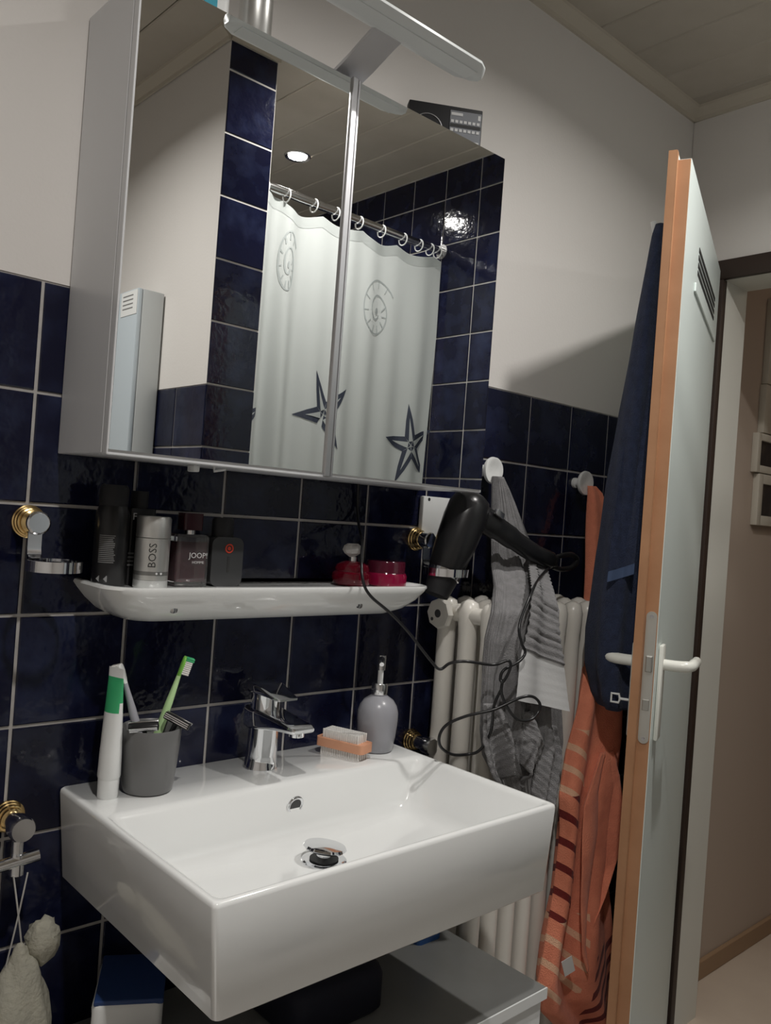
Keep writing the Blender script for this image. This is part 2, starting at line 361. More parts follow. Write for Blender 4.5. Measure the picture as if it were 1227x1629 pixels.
for sd in (-1, 1):
    n0 = 0.0 if sd < 0 else 0.039
    pl = mk('handle_plate', dbox(0.030, 0.066, n0, n0 + sd * 0.009, -0.665, -0.488, 0.004), hw, door, 30)
    N = lambda d: n0 + sd * d
    mk('handle', dx(tube([(0.047, N(0.008), -0.525), (0.047, N(0.03), -0.525), (0.049, N(0.048), -0.524), (0.058, N(0.056), -0.523), (0.08, N(0.058), -0.522), (0.12, N(0.058), -0.524), (0.155, N(0.056), -0.526)], [0.0105] * 12 + [0.010] * 10 + [0.009] * 12, 12, 5)), hw, pl, 60)
mk('key', J(dx(tube([(0.047, 0.048, -0.6), (0.047, 0.066, -0.6)], 0.0025, 8)), dx(tube([(0.047, 0.066, -0.6), (0.047, 0.068, -0.592), (0.047, 0.082, -0.592), (0.047, 0.082, -0.608), (0.047, 0.068, -0.608)], 0.0025, 8, closed=True))), white_pl, door, 40, label='small white key in the lock')
for z in (-1.3, -0.6, 0.15): mk('hinge', dx(lathe([(0.008, -0.04), (0.008, 0.04)], (0.715, 0.045, z), 'z', 12)), alu, door, 30)
hk = mk('towel_hook', dx(tube([(0.066, 0.039, 0.285), (0.066, 0.062, 0.288), (0.062, 0.070, 0.312)], [0.006, 0.005, 0.0055], 8, 4)), white_pl, door, 40)

# ------------------------------------------------------------------ pictures in the hall
def picture(x0, x1, z0, z1, fw, lab, m=dark_pic):
    t = thing('picture_frame', ((x0 + x1) / 2, -0.03, z0), lab, 'picture', 'pictures on the hall wall')
    y0, y1 = -0.042, -0.022
    mk('frame', J(box(x0, x0 + fw, y0, y1, z0, z1, 0.002), box(x1 - fw, x1, y0, y1, z0, z1, 0.002), box(x0 + fw, x1 - fw, y0, y1, z0, z0 + fw, 0.002), box(x0 + fw, x1 - fw, y0, y1, z1 - fw, z1, 0.002)), frame_w, t, 30)
    mk('picture', box(x0 + fw, x1 - fw, -0.032, y1, z0 + fw, z1 - fw), m, t)
picture(2.145, 2.36, 0.197, 0.46, 0.035, 'top cream picture frame on the hall wall')
picture(2.138, 2.34, 0.047, 0.194, 0.05, 'pale picture frame second from the top in the hall', mat('pale_print', (0.42, 0.37, 0.30), 0.5))
picture(2.110, 2.33, -0.075, 0.044, 0.022, 'wide cream frame with a dark photo, third from the top')
picture(2.133, 2.32, -0.235, -0.078, 0.030, 'lowest cream frame with a dark photo on the hall wall')

# ================================================================== MIRROR CABINET
cab = thing('mirror_cabinet', (0.386, -0.08, -0.233), 'white mirror cabinet with two mirrored doors above the shelf', 'cabinet')
X0, X1, Z0, Z1, YD, YF = 0.035, 0.738, -0.233, 0.373, -0.145, -0.163
mk('body', J(box(X0, X0 + 0.016, YD, -0.001, Z0, Z1, 0.001, 1), box(X1 - 0.016, X1, YD, -0.001, Z0, Z1, 0.001, 1), box(X0 + 0.016, X1 - 0.016, YD, -0.001, Z0, Z0 + 0.016), box(X0 + 0.016, X1 - 0.016, YD, -0.001, Z1 - 0.016, Z1), box(X0 + 0.016, X1 - 0.016, -0.006, -0.001, Z0, Z1)), white_lac, cab)
XM = 0.3865
for nm, a, b_ in (('l', X0, XM - 0.0012), ('r', XM + 0.0012, X1)):
    d = mk('mirror_door', box(a, b_, YF + 0.002, YD - 0.001, Z0 - (0.002 if nm == 'l' else 0), Z1, 0.0015), white_lac, cab)
    mk('mirror_glass', box(a + 0.0015, b_ - 0.003, YF - 0.0005, YF + 0.002, Z0 + 0.005, Z1 - 0.002), mirror_m, d, label='mirror glass')
    if nm == 'l':
        mk('grip_strip', box(b_ - 0.011, b_, YF - 0.0045, YF, Z0 - 0.001, Z1 + 0.0005, 0.0012), alu, d, label='aluminium grip strip')
    else:
        mk('grip_strip', box(a, a + 0.004, YF - 0.0018, YF, Z0, Z1 + 0.0005, 0.0006), alu, d, label='thin aluminium strip')
mk('socket', box(0.197, 0.207, -0.09, -0.07, Z0 - 0.010, Z0, 0.002), white_pl, cab, 30)
mk('pull_switch', tube([(0.236, -0.08, Z0), (0.236, -0.08, Z0 - 0.006), (0.255, -0.08, Z0 - 0.002)], 0.002, 8), white_pl, cab, 40)
# lamp on top of the cabinet
lm = thing('cabinet_lamp', (0.386, -0.12, Z1), 'flat white lamp bar on a metal arm above the mirror cabinet', 'lamp')
ARM_M = mat('pale_satin_metal', (0.72, 0.72, 0.74), 0.42, 0.55)
mk('arm', loft([[(0.383 + sx * wd, y, z + dz) for sx, dz in ((-1, 0), (1, 0), (1, 0.006), (-1, 0.006))] for y, z, wd in ((-0.075, Z1, 0.026), (-0.12, Z1 + 0.002, 0.026), (-0.17, Z1 + 0.018, 0.026), (-0.215, Z1 + 0.036, 0.026), (-0.24, Z1 + 0.044, 0.026))]), ARM_M, lm, 40)
LR = [[(x, y, z) for (y, z) in ((-0.280 + e, 0.419), (-0.268 + 0.6 * e, 0.4135), (-0.234 - 0.6 * e, 0.4135), (-0.222 - e, 0.419), (-0.222 - e, 0.423), (-0.234 - 0.6 * e, 0.428), (-0.268 + 0.6 * e, 0.428), (-0.280 + e, 0.423))] for x, e in ((0.205, 0.020), (0.213, 0.009), (0.230, 0.0), (0.534, 0.0), (0.552, 0.009), (0.561, 0.020))]
mk('lamp_bar', loft(LR), lamp_wh, lm, 50)
mk('diffuser', box(0.225, 0.540, -0.266, -0.240, 0.4118, 0.4135, 0.0006), lamp_wh, lm)
# things on top of the cabinet
rd = thing('radio', (0.68, -0.06, Z1), 'small black radio with a grey key panel on the mirror cabinet', 'radio')
RM = Matrix.Translation((0.734, -0.102, Z1)) @ Matrix.Rotation(math.radians(-32), 4, 'Z')      # x from -0.14 (left) to 0 (right), front at y = 0
def rb(*a): return xf(box(*a), RM)
mk('case', rb(-0.140, 0.0, 0.0, 0.022, 0.0, 0.104, 0.002), black_mt, rd, 30)
mk('key_panel', rb(-0.062, -0.002, -0.0010, 0.0, 0.012, 0.096, 0.0004, 1), slate, rd)
mk('lettering', rb(-0.060, -0.038, -0.0016, -0.0008, 0.087, 0.092), print_w, rd)
mk('power_mark', rb(-0.009, -0.004, -0.0016, -0.0008, 0.083, 0.092), print_w, rd)
for zz in (0.076, 0.060):
    for i in range(7): mk('key', rb(-0.060 + i * 0.0082, -0.0545 + i * 0.0082, -0.0018, -0.0008, zz - 0.0025, zz + 0.0025), print_w, rd)
mk('tuning_strip', rb(-0.061, -0.003, -0.0016, -0.0008, 0.0655, 0.0715), print_k, rd)
mk('lettering', rb(-0.017, -0.005, -0.0016, -0.0008, 0.038, 0.042), print_w, rd)
mk('speaker_ring', xf(torus((-0.103, -0.0006, 0.055), 0.028, 0.0009, 'y', 32, 6), RM), alu, rd, 50)
cn = thing('spray_can', (0.238, -0.10, Z1), 'tall silver spray can standing on the mirror cabinet', 'can')
mk('can', lathe([(0.022, 0), (0.0245, 0.003), (0.0245, 0.125), (0.021, 0.137)], (0.238, -0.10, Z1), n=32), silver_p, cn, 40)
mk('cap', lathe([(0.021, 0.137), (0.021, 0.165), (0.018, 0.170)], (0.238, -0.10, Z1)), grey_pl, cn, 40)
bt = thing('lotion_bottle', (0.165, -0.10, Z1), 'white bottle with a teal label standing on the mirror cabinet', 'bottle')
mk('bottle', loft([rrect(0.140, 0.190, -0.115, -0.085, 0.012, Z1 + z) for z in (0.0, 0.095)]), white_pl, bt, 40)
mk('label_print', box(0.146, 0.166, -0.1165, -0.115, Z1 + 0.015, Z1 + 0.08), teal_pl, bt)
mk('cap', lathe([(0.011, 0.095), (0.011, 0.12)], (0.165, -0.10, Z1)), white_pl, bt, 40)

# ================================================================== CERAMIC SHELF
SH = -0.4115
sh = thing('ceramic_shelf', (0.372, -0.06, -0.46), 'long white ceramic wall shelf carrying the perfume bottles', 'shelf')
rings = []
for ins, yb, rr_, z in ((0.075, -0.060, 0.030, -0.462), (0.055, -0.085, 0.036, -0.458), (0.035, -0.107, 0.040, -0.447), (0.018, -0.121, 0.042, -0.432), (0.006, -0.129, 0.044, -0.418), (0.000, -0.132, 0.045, -0.410), (0.0015, -0.1315, 0.044, -0.4065), (0.006, -0.127, 0.040, -0.4055), (0.012, -0.121, 0.036, -0.408), (0.017, -0.116, 0.032, SH), ):
    x0, x1 = 0.070 + ins, 0.674 - ins
    q_ = rrect(x0, x1, yb, -0.0005, min(rr_, -yb - 0.004), z, 8)
    ring = [(x0, -0.0005, z)] + q_[18:36] + [(x1, -0.0005, z)]
    rings.append(ring)
mk('shelf', loft(rings), ceramic, sh, 50)
for x in (0.168, 0.508): mk('screw', lathe([(0.005, 0.0), (0.005, 0.006), (0.002, 0.007)], (x, -0.111, -0.4385), 'y', 12), chrome_r, sh, 40)

# ------------------------------------------------------------------ bottles on the shelf
def fine_print(parent, cx, cy, rad, a0, a1, zs, m, hgt=0.0012):
    for i, z in enumerate(zs):
        e = a1 - random.uniform(0, 0.2) * (a1 - a0); V = []
        n = 6
        for k in range(n + 1):
            t = math.radians(a0 + (e - a0) * k / n)
            for rr_, zz in ((rad + 0.0003, z), (rad + 0.0003, z + hgt)): V.append((cx + rr_ * math.cos(t), cy + rr_ * math.sin(t), zz))
        mk('print_line', (V, [(2 * k, 2 * k + 2, 2 * k + 3, 2 * k + 1) for k in range(n)]), m, parent)
c1 = thing('spray_can', (0.097, -0.055, SH), 'black deodorant spray can with fine print, leftmost on the shelf', 'can', 'bottles on the ceramic shelf')
mk('can', lathe([(0.021, 0), (0.023, 0.003), (0.023, 0.100), (0.019, 0.112)], (0.097, -0.055, SH), n=32), black_gl, c1, 40)
mk('cap', lathe([(0.0195, 0.112), (0.0195, 0.136), (0.017, 0.141)], (0.097, -0.055, SH)), black_mt, c1, 40)
fine_print(c1, 0.097, -0.055, 0.023, 205, 262, [SH + 0.034 + 0.0026 * k for k in range(15)], print_g)
for a in (212, 238):
    t = math.radians(a); mk('hazard_mark', lathe([(0.0045, 0), (0.0045, 0.0006)], (0.097 + 0.0225 * math.cos(t), -0.055 + 0.0229 * math.sin(t), SH + 0.012), 'y', 4), print_g, c1)
c2 = thing('black_bottle', (0.146, -0.030, SH), 'black bottle with pale lettering half hidden behind the silver can', 'bottle', 'bottles on the ceramic shelf')
mk('bottle', loft([rrect(0.126, 0.168, -0.046, -0.014, 0.006, SH + z) for z in (0, 0.11)]), black_gl, c2, 30)
mk('cap', lathe([(0.012, 0.11), (0.012, 0.135)], (0.147, -0.030, SH)), black_mt, c2, 40)
text('letter', 'F', 0.014, face_mat((0.1335, -0.0464, SH + 0.098), (1, 0, 0), (0, 0, 1)), print_w, c2)
for i in range(4): mk('print_line', box(0.127, 0.136, -0.0465, -0.046, SH + 0.028 + i * 0.0055, SH + 0.0305 + i * 0.0055), print_g, c2)
px, py = 0.149, -0.076
c3 = thing('deodorant_stick', (px, py, SH), 'silver deodorant stick with vertical black lettering on the shelf', 'deodorant', 'bottles on the ceramic shelf')
mk('base', lathe([(0.0232, 0), (0.0238, 0.002), (0.0238, 0.012)], (px, py, SH), n=36), mat('pale_silver', (0.66, 0.67, 0.66), 0.35, 0.6), c3, 40)
mk('body', lathe([(0.0232, 0.012), (0.0238, 0.0125), (0.0238, 0.070), (0.0231, 0.0705)], (px, py, SH), n=36), silver_p, c3, 40)
mk('band', lathe([(0.0240, 0.019), (0.0240, 0.0245)], (px, py, SH), n=36, cap0=False, cap1=False), mat('band_grey', (0.25, 0.25, 0.24), 0.35, 0.8), c3, 40)
mk('lid', lathe([(0.0231, 0.0710), (0.0238, 0.0715), (0.0238, 0.098), (0.0222, 0.101)], (px, py, SH), n=36), silver_p, c3, 40)
nd = Vector((-0.405, -0.914, 0)); tg = Vector((0.914, -0.405, 0))
text('lettering', 'BOSS', 0.015, face_mat(Vector((px, py, SH + 0.047)) + nd * 0.0238, (0, 0, 1), -tg), print_k, c3)
for a in (-8, 8): mk('mark', lathe([(0.0016, 0), (0.0016, 0.0005)], (px + 0.0242 * math.sin(math.radians(a)), py - 0.0240 * math.cos(math.radians(a)), SH + 0.022), 'y', 8), print_w, c3)
c4 = thing('perfume_bottle', (0.219, -0.05, SH), 'square dark red perfume bottle with white lettering on the shelf', 'perfume', 'bottles on the ceramic shelf')
mk('glass', loft([rrect(0.192 + i, 0.246 - i, -0.068 + i, -0.036 - i, 0.005, SH + z) for i, z in ((0.002, 0), (0, 0.002), (0, 0.073), (0.003, 0.077))]), clear_g, c4, 30)
mk('perfume', loft([rrect(0.1955, 0.2425, -0.0655, -0.0385, 0.004, SH + z) for z in (0.007, 0.066)]), dark_red_g, c4, 30)
mk('neck', lathe([(0.009, 0.077), (0.009, 0.083)], (0.219, -0.052, SH)), chrome_r, c4, 40)
mk('cap', loft([rrect(0.203, 0.235, -0.064, -0.040, 0.004, SH + z) for z in (0.083, 0.108)]), dark_cap, c4, 30)
text('lettering', 'JOOP!', 0.0115, face_mat((0.227, -0.0684, SH + 0.046), (1, 0, 0), (0, 0, 1)), print_w, c4)
text('small_lettering', 'HOMME', 0.0055, face_mat((0.227, -0.0684, SH + 0.036), (1, 0, 0), (0, 0, 1)), print_w, c4)
c5 = thing('perfume_bottle', (0.279, -0.05, SH), 'charcoal perfume bottle with a red round emblem on the shelf', 'perfume', 'bottles on the ceramic shelf')
gq = loft([rrect(0.2515, 0.3065, 0.0, 0.075, 0.012, z) for z in (0.033, 0.036, 0.062, 0.065)])
mk('glass', ([(p[0], -p[2], SH + p[1]) for p in gq[0]], gq[1]), charcoal, c5, 40)
mk('cap', lathe([(0.0175, 0.075), (0.0175, 0.100), (0.015, 0.104)], (0.277, -0.049, SH), sy=0.8), black_mt, c5, 40)
em = mk('emblem', torus((0.281, -0.0654, SH + 0.058), 0.0062, 0.0012, 'y', 20, 6), print_r, c5, 50)
mk('emblem_centre', lathe([(0.003, 0), (0.003, 0.0006)], (0.281, -0.065, SH + 0.058), 'y', 12), print_r, em)
mk('dark_print', box(0.279, 0.283, -0.0656, -0.0648, SH + 0.022, SH + 0.046), print_k, c5)
px, py = 0.531, -0.062
c6 = thing('perfume_bottle', (px, py, SH), 'round ruby perfume bottle with a cut crystal stopper on the shelf', 'perfume', 'bottles on the ceramic shelf')
mk('glass', lathe([(0.024, 0), (0.032, 0.004), (0.0345, 0.013), (0.033, 0.022), (0.029, 0.025), (0.030, 0.030), (0.027, 0.037), (0.016, 0.042), (0.008, 0.043)], (px, py, SH), n=36), red_g, c6, 40)
mk('neck', lathe([(0.007, 0.043), (0.007, 0.050)], (px, py, SH)), chrome_r, c6, 40)
st = lathe([(0.006, 0.050), (0.016, 0.056), (0.0205, 0.062), (0.018, 0.069), (0.011, 0.073)], (0, 0, SH), n=9, sy=0.55)
mk('stopper', xf(st, Matrix.Translation((px - 0.002, py, 0))), mat('crystal', (0.85, 0.83, 0.80), 0.12, trans=0.6, ior=1.5), c6)
px, py = 0.606, -0.066
c7 = thing('cream_jar', (px, py, SH), 'low pink glass jar with a dark lid, rightmost on the shelf', 'jar', 'bottles on the ceramic shelf')
mk('jar', lathe([(0.034, 0), (0.038, 0.003), (0.0385, 0.019), (0.036, 0.024)], (px, py, SH), n=36), pink_g, c7, 40)
mk('lid', lathe([(0.036, 0.024), (0.0345, 0.026), (0.0345, 0.043), (0.033, 0.045)], (px, py, SH), n=36), mat('dark_ruby_lid', (0.06, 0.006, 0.016), 0.12), c7, 40)

# ================================================================== BASIN
sk = thing('washbasin', (0.367, -0.21, -0.833), 'white rectangular wall washbasin with a raised tap deck', 'washbasin')
BX0, BX1, BY, ZT = 0.071, 0.664, -0.4245, -0.702
R_ = []
def ring(a, b_, c_, d_, rad, z): R_.append(rrect(a, b_, c_, d_, rad, z, 6))
ring(BX0 + 0.018, BX1 - 0.018, BY + 0.006, -0.0005, 0.008, -0.8335)
ring(BX0 + 0.012, BX1 - 0.012, BY + 0.001, -0.0005, 0.008, -0.829)
ring(BX0 + 0.0005, BX1 - 0.0005, BY, -0.0005, 0.006, ZT - 0.006)
ring(BX0 + 0.0015, BX1 - 0.0015, BY + 0.0012, -0.001, 0.006, ZT - 0.0016)
ring(BX0 + 0.0045, BX1 - 0.0045, BY + 0.004, -0.002, 0.006, ZT)
ring(BX0 + 0.009, BX1 - 0.009, BY + 0.008, -0.130, 0.010, ZT)
ring(BX0 + 0.0125, BX1 - 0.0125, BY + 0.011, -0.139, 0.013, ZT - 0.002)
ring(BX0 + 0.016, BX1 - 0.016, BY + 0.013, -0.1435, 0.016, ZT - 0.007)
ring(BX0 + 0.046, BX1 - 0.052, BY + 0.022, -0.1555, 0.020, ZT - 0.062)
ring(BX0 + 0.056, BX1 - 0.062, BY + 0.027, -0.162, 0.024, ZT - 0.075)
ring(BX0 + 0.072, BX1 - 0.078, BY + 0.038, -0.174, 0.028, ZT - 0.081)
ring(0.30, 0.43, -0.29, -0.19, 0.045, ZT - 0.086)
ring(0.342, 0.398, -0.265, -0.209, 0.0275, ZT - 0.087)
mk('basin', loft(R_), ceramic, sk, 55)
mk('overflow_ring', J(xf(torus((0, 0, 0), 0.0125, 0.0028, 'y', 24, 8), Matrix.Translation((0.377, -0.1505, -0.737)) @ Matrix.Rotation(math.radians(12), 4, 'X'))), chrome, sk, 50)
mk('overflow_hole', xf(lathe([(0.0115, -0.001), (0.0115, 0.001)], (0, 0, 0), 'y', 24), Matrix.Translation((0.377, -0.1505, -0.737)) @ Matrix.Rotation(math.radians(12), 4, 'X')), mat('hole_dark', (0.06, 0.06, 0.06), 0.5), sk)
zf = ZT - 0.087
mk('drain_flange', lathe([(0.033, 0.0), (0.033, 0.0015), (0.029, 0.003), (0.018, 0.001)], (0.370, -0.237, zf), n=36), chrome, sk, 40)
mk('drain_hole', lathe([(0.021, 0.0022), (0.021, 0.0042)], (0.370, -0.237, zf), n=30), mat('hole_black', (0.015, 0.015, 0.015), 0.5), sk)
mk('plug_stem', lathe([(0.012, 0.004), (0.012, 0.016)], (0.370, -0.237, zf), n=20), chrome, sk, 40)
mk('plug', xf(lathe([(0.012, -0.004), (0.029, -0.002), (0.032, 0.001), (0.030, 0.004), (0.016, 0.0055), (0.004, 0.006)], (0, 0, 0), n=36), Matrix.Translation((0.370, -0.237, zf + 0.0185)) @ Matrix.Rotation(math.radians(7), 4, 'Y')), chrome, sk, 40)

# ------------------------------------------------------------------ tap
tx, ty = 0.372, -0.058
tp = thing('tap', (tx, ty, ZT), 'chrome single lever tap on the basin deck', 'tap')
mk('body', loft([[(tx + a * math.cos(2 * PI * k / 32), ty + yo + a * math.sin(2 * PI * k / 32), ZT + h) for k in range(32)] for a, h, yo in ((0.0285, 0, 0), (0.0285, 0.002, 0), (0.0262, 0.008, 0), (0.0246, 0.022, -0.001), (0.0238, 0.06, -0.003), (0.0238, 0.094, -0.004))]), chrome, tp, 40)
sp = []
for y, zb, zt, wd in ((-0.034, -0.640, -0.606, 0.022), (-0.052, -0.640, -0.606, 0.0262), (-0.085, -0.634, -0.606, 0.0252), (-0.12, -0.628, -0.609, 0.0235), (-0.150, -0.6255, -0.6115, 0.0225), (-0.163, -0.6245, -0.6130, 0.0210), (-0.167, -0.6225, -0.6155, 0.0185)):
    sp.append([(q[0], y, q[1]) for q in rrect(tx - wd, tx + wd, zb, zt, min(0.006, (zt - zb) / 2.2), 0, 4)])
mk('spout', loft(sp), chrome, tp, 40)
mk('aerator', lathe([(0.0115, 0), (0.0115, -0.007), (0.009, -0.0075)], (tx, -0.148, -0.6245), n=24), chrome, tp, 40)
mk('lever_base', lathe([(0.0245, -0.606), (0.0245, -0.585), (0.0255, -0.580)], (tx, ty - 0.004, 0), n=32), chrome, tp, 40)
lv = []
for y, zb, zt, wd in ((-0.036, -0.580, -0.568, 0.020), (-0.046, -0.582, -0.566, 0.0265), (-0.07, -0.582, -0.567, 0.0262), (-0.10, -0.5835, -0.575, 0.022), (-0.118, -0.584, -0.579, 0.019), (-0.122, -0.5835, -0.580, 0.0165)):
    lv.append([(q[0], y, q[1]) for q in rrect(tx - wd, tx + wd, zb, zt, min(0.005, (zt - zb) / 2.2), 0, 4)])
mk('lever', loft(lv), chrome, tp, 40)

# ------------------------------------------------------------------ soap dispenser
px, py = 0.604, -0.075
sd_ = thing('soap_dispenser', (px, py, ZT), 'grey ceramic soap dispenser with a pump on the basin deck', 'dispenser')
mk('bottle', lathe([(0.026, 0), (0.0295, 0.002), (0.0335, 0.025), (0.0362, 0.055), (0.0360, 0.068), (0.0330, 0.079), (0.0265, 0.089), (0.017, 0.0955), (0.0125, 0.0985)], (px, py, ZT), n=40), soap_m, sd_, 60)
mk('collar', lathe([(0.0135, 0.0985), (0.0145, 0.100), (0.0145, 0.117), (0.013, 0.119)], (px, py, ZT), n=28), chrome_r, sd_, 40)
mk('pump_stem', lathe([(0.005, 0.119), (0.005, 0.146)], (px, py, ZT), n=16), white_pl, sd_, 40)
mk('pump_head', J(lathe([(0.0075, 0.142), (0.0080, 0.164), (0.0072, 0.168)], (px, py, ZT), n=20), tube([(px, py, ZT + 0.162), (px - 0.012, py - 0.013, ZT + 0.163), (px - 0.024, py - 0.027, ZT + 0.158)], [0.0055, 0.005, 0.004], 10)), chrome_r, sd_, 40)

# ------------------------------------------------------------------ nail brush (lies across, bristles up and down)
nb = thing('nail_brush', (0.530, -0.076, ZT), 'peach wooden nail brush with white bristles on both sides', 'brush')
NM = Matrix.Translation((0.530, -0.076, ZT)) @ Matrix.Rotation(math.radians(-72), 4, 'Z')
gq = loft([rrect(-0.047, 0.047, -0.019, 0.019, 0.007, z, 4) for z in (0.0135, 0.0145, 0.0275, 0.0285)])
mk('handle', xf(gq, NM), peach, nb, 40)
for nm, z0, z1, lx in (('lower_bristles', 0.0, 0.0140, 0.037), ('upper_bristles', 0.0280, 0.0425, 0.034)):
    gs = []
    for i in range(17):
        for j in range(5):
            x, y = -lx + 2 * lx * i / 16, -0.0125 + 0.025 * j / 4
            gs.append(lathe([(0.0021, z0), (0.0026, z1)] if z0 > 0 else [(0.0026, z0), (0.0021, z1)], (x + random.uniform(-.0004, .0004), y, 0), n=6))
    mk(nm, xf(J(*gs), NM), bristle_m, nb, kind='stuff')

# ------------------------------------------------------------------ mug with brushes and razors, toothpaste
px, py = 0.171, -0.070
mg = mk('toothbrush_mug', lathe([(0.030, 0.0), (0.034, 0.002), (0.0365, 0.012), (0.041, 0.06), (0.0425, 0.090), (0.0415, 0.092), (0.0395, 0.090), (0.038, 0.06), (0.033, 0.008)], (px, py, ZT), n=44), mug_m, smooth=45, label='grey stoneware mug holding toothbrushes and razors', cat='mug')
def brush(name, p0, p1, face, mh, mhead, mb, lab, tip=None):
    t = thing(name, p0, lab, 'toothbrush', 'toothbrushes in the mug')
    a, e = Vector(p0), Vector(p1); d = (e - a).normalized(); f = Vector(face); f = (f - d * f.dot(d)).normalized(); s = d.cross(f); L = (e - a).length
    rr_ = []
    for q, wd, th in ((0, 0.003, 0.003), (0.02, 0.0052, 0.0042), (0.35, 0.0058, 0.0046), (0.62, 0.0048, 0.004), (0.78, 0.0030, 0.0028), (0.84, 0.0032, 0.0024), (0.88, 0.0058, 0.0022), (0.94, 0.0064, 0.0022), (0.985, 0.0050, 0.002), (1.0, 0.0025, 0.0015)):
        c = a + d * (q * L); rr_.append([c + s * (1.35 * wd * math.cos(2 * PI * k / 12)) + f * (1.35 * th * math.sin(2 * PI * k / 12)) for k in range(12)])
    mk('handle', loft(rr_[:6], True, True), mh, t, 60)
    mk('head', loft(rr_[5:], True, True), mhead, t, 60)
    gs = []
    for i in range(9):
        for j in range(4):
            c = a + d * (L * (0.865 + 0.125 * i / 8)) + s * (-0.0055 + 0.011 * j / 3) + f * 0.0015
            h = 0.0105 if i < 7 else 0.012
            gs.append(tube([c, c + f * h], 0.0014, 5))
    if tip: mk('bristles', J(*gs[:28]), mb, t, kind='stuff'); mk('tip_bristles', J(*gs[28:]), tip, t, kind='stuff')
    else: mk('bristles', J(*gs), mb, t, kind='stuff')
brush('toothbrush', (0.168, -0.056, ZT + 0.012), (0.2165, -0.072, -0.513), (0.80, -0.3, 0.2), green_pale, green_br, bristle_m, 'green and white toothbrush standing at the right of the mug', green_pl)
brush('toothbrush', (0.170, -0.085, ZT + 0.012), (0.121, -0.060, -0.520), (-0.6, 0.6, 0.2), grey_pl, white_pl, bristle_m, 'grey toothbrush leaning left behind the toothpaste tube')
def razor(p0, p1, wdir, lab):
    t = thing('razor', p0, lab, 'razor', 'razors in the mug')
    a, e = Vector(p0), Vector(p1); d = (e - a).normalized(); wv = Vector(wdir).normalized(); wv = (wv - d * wv.dot(d)).normalized(); nn = d.cross(wv)
    mk('handle', tube([a, a + (e - a) * 0.5 + nn * 0.002, e], [0.0045, 0.0055, 0.004], 10, 5, flat=0.8), black_gl, t, 50)
    M = Matrix((wv, nn, d)).transposed().to_4x4(); M.translation = e
    hd = mk('head', xf(box(-0.0205, 0.0205, -0.004, 0.006, -0.002, 0.009, 0.002), M), black_gl, t, 40)
    for i in range(3): mk('blade', xf(box(-0.019, 0.019, -0.0050, -0.004, 0.0002 + i * 0.0027, 0.0016 + i * 0.0027), M), chrome_r, hd)
    mk('head_frame', xf(box(-0.0208, 0.0208, 0.004, 0.0068, 0.0055, 0.0098, 0.001), M), chrome_r, hd, 40)
razor((0.190, -0.052, ZT + 0.012), (0.146, -0.096, -0.606), (0.8, -0.55, 0.1), 'black razor with its head over the left rim of the mug')
razor((0.158, -0.082, ZT + 0.012), (0.196, -0.094, -0.604), (0.55, -0.75, -0.55), 'black razor with its head hanging over the right rim of the mug')
# toothpaste
tq = thing('toothpaste_tube', (0.112, -0.070, ZT), 'white toothpaste tube with a green patch standing on its cap', 'toothpaste')
TM = Matrix.Translation((0.112, -0.070, ZT)) @ Matrix.Rotation(math.radians(-72), 4, 'Z')
rr_ = []; cols = []
prof = [(0.0145, 0.0145, 0.026), (0.0160, 0.0155, 0.030), (0.0160, 0.0140, 0.06), (0.0156, 0.0118, 0.09), (0.0152, 0.0092, 0.118), (0.0150, 0.0076, 0.132), (0.0149, 0.0056, 0.146), (0.0148, 0.0036, 0.158), (0.0147, 0.0012, 0.166), (0.0147, 0.0008, 0.179)]
for a, b_, h in prof: rr_.append([(a * math.cos(2 * PI * k / 32), b_ * math.sin(2 * PI * k / 32), h) for k in range(32)])
g = xf(loft(rr_), TM)
idx = [1 if (i // 32) in (4, 5, 6, 7) and i < 9 * 32 and not ((i // 32) == 4 and (i % 32) % 16 in (0, 1, 14, 15)) else 0 for i in range(len(g[1]))]
mk('tube', g, [white_pl, green_pl], tq, 50, mi=idx)
mk('cap', xf(lathe([(0.0135, 0), (0.014, 0.001), (0.0145, 0.0262)], (0, 0, 0), n=32), TM), white_pl, tq, 40)

# ================================================================== WALL FITTINGS
def rosette(parent, x, z, sc=1.0):
    mk('rosette', lathe([(0.0225 * sc, 0.0), (0.0225 * sc, 0.004), (0.021 * sc, 0.005), (0.0205 * sc, 0.009), (0.019 * sc, 0.010), (0.0185 * sc, 0.014), (0.0165 * sc, 0.015), (0.016 * sc, 0.020), (0.012 * sc, 0.022)], (x, 0, z), 'y', 32), gold, parent, 30, label='brass rosette')
rh = thing('cup_ring', (0.002, 0, -0.36), 'brass and chrome cup ring on the wall left of the shelf', 'cup holder', 'cup rings beside the shelf')
rosette(rh, 0.002, -0.329)
mk('cap', lathe([(0.0145, 0.020), (0.0155, 0.022), (0.0155, 0.042), (0.0135, 0.044), (0.013, 0.0432)], (0.002, 0, -0.329), 'y', 28), chrome, rh, 40)
mk('arm', loft([[(0.001 + sx * 0.009, y + dy, z + dz) for sx, dy, dz in ((-1, 0, 0), (1, 0, 0), (1, ty_, tz_), (-1, ty_, tz_))] for y, z, ty_, tz_ in ((-0.034, -0.335, 0.0025, 0), (-0.034, -0.362, 0.0025, 0), (-0.036, -0.371, 0.002, 0.0015), (-0.042, -0.376, 0.0008, 0.0025), (-0.052, -0.377, 0, 0.0025))]), chrome_r, rh, 40)
mk('ring', lathe([(0.0335, -0.0075), (0.0345, -0.0075), (0.0345, 0.0065), (0.0335, 0.0065), (0.0325, 0.0065), (0.0325, -0.0075)], (0.010, -0.085, -0.381), n=40, cap0=False, cap1=False), chrome, rh, 40)
rh2 = thing('cup_ring', (0.737, 0, -0.36), 'brass and chrome ring holder carrying the hair dryer', 'cup holder', 'cup rings beside the shelf')
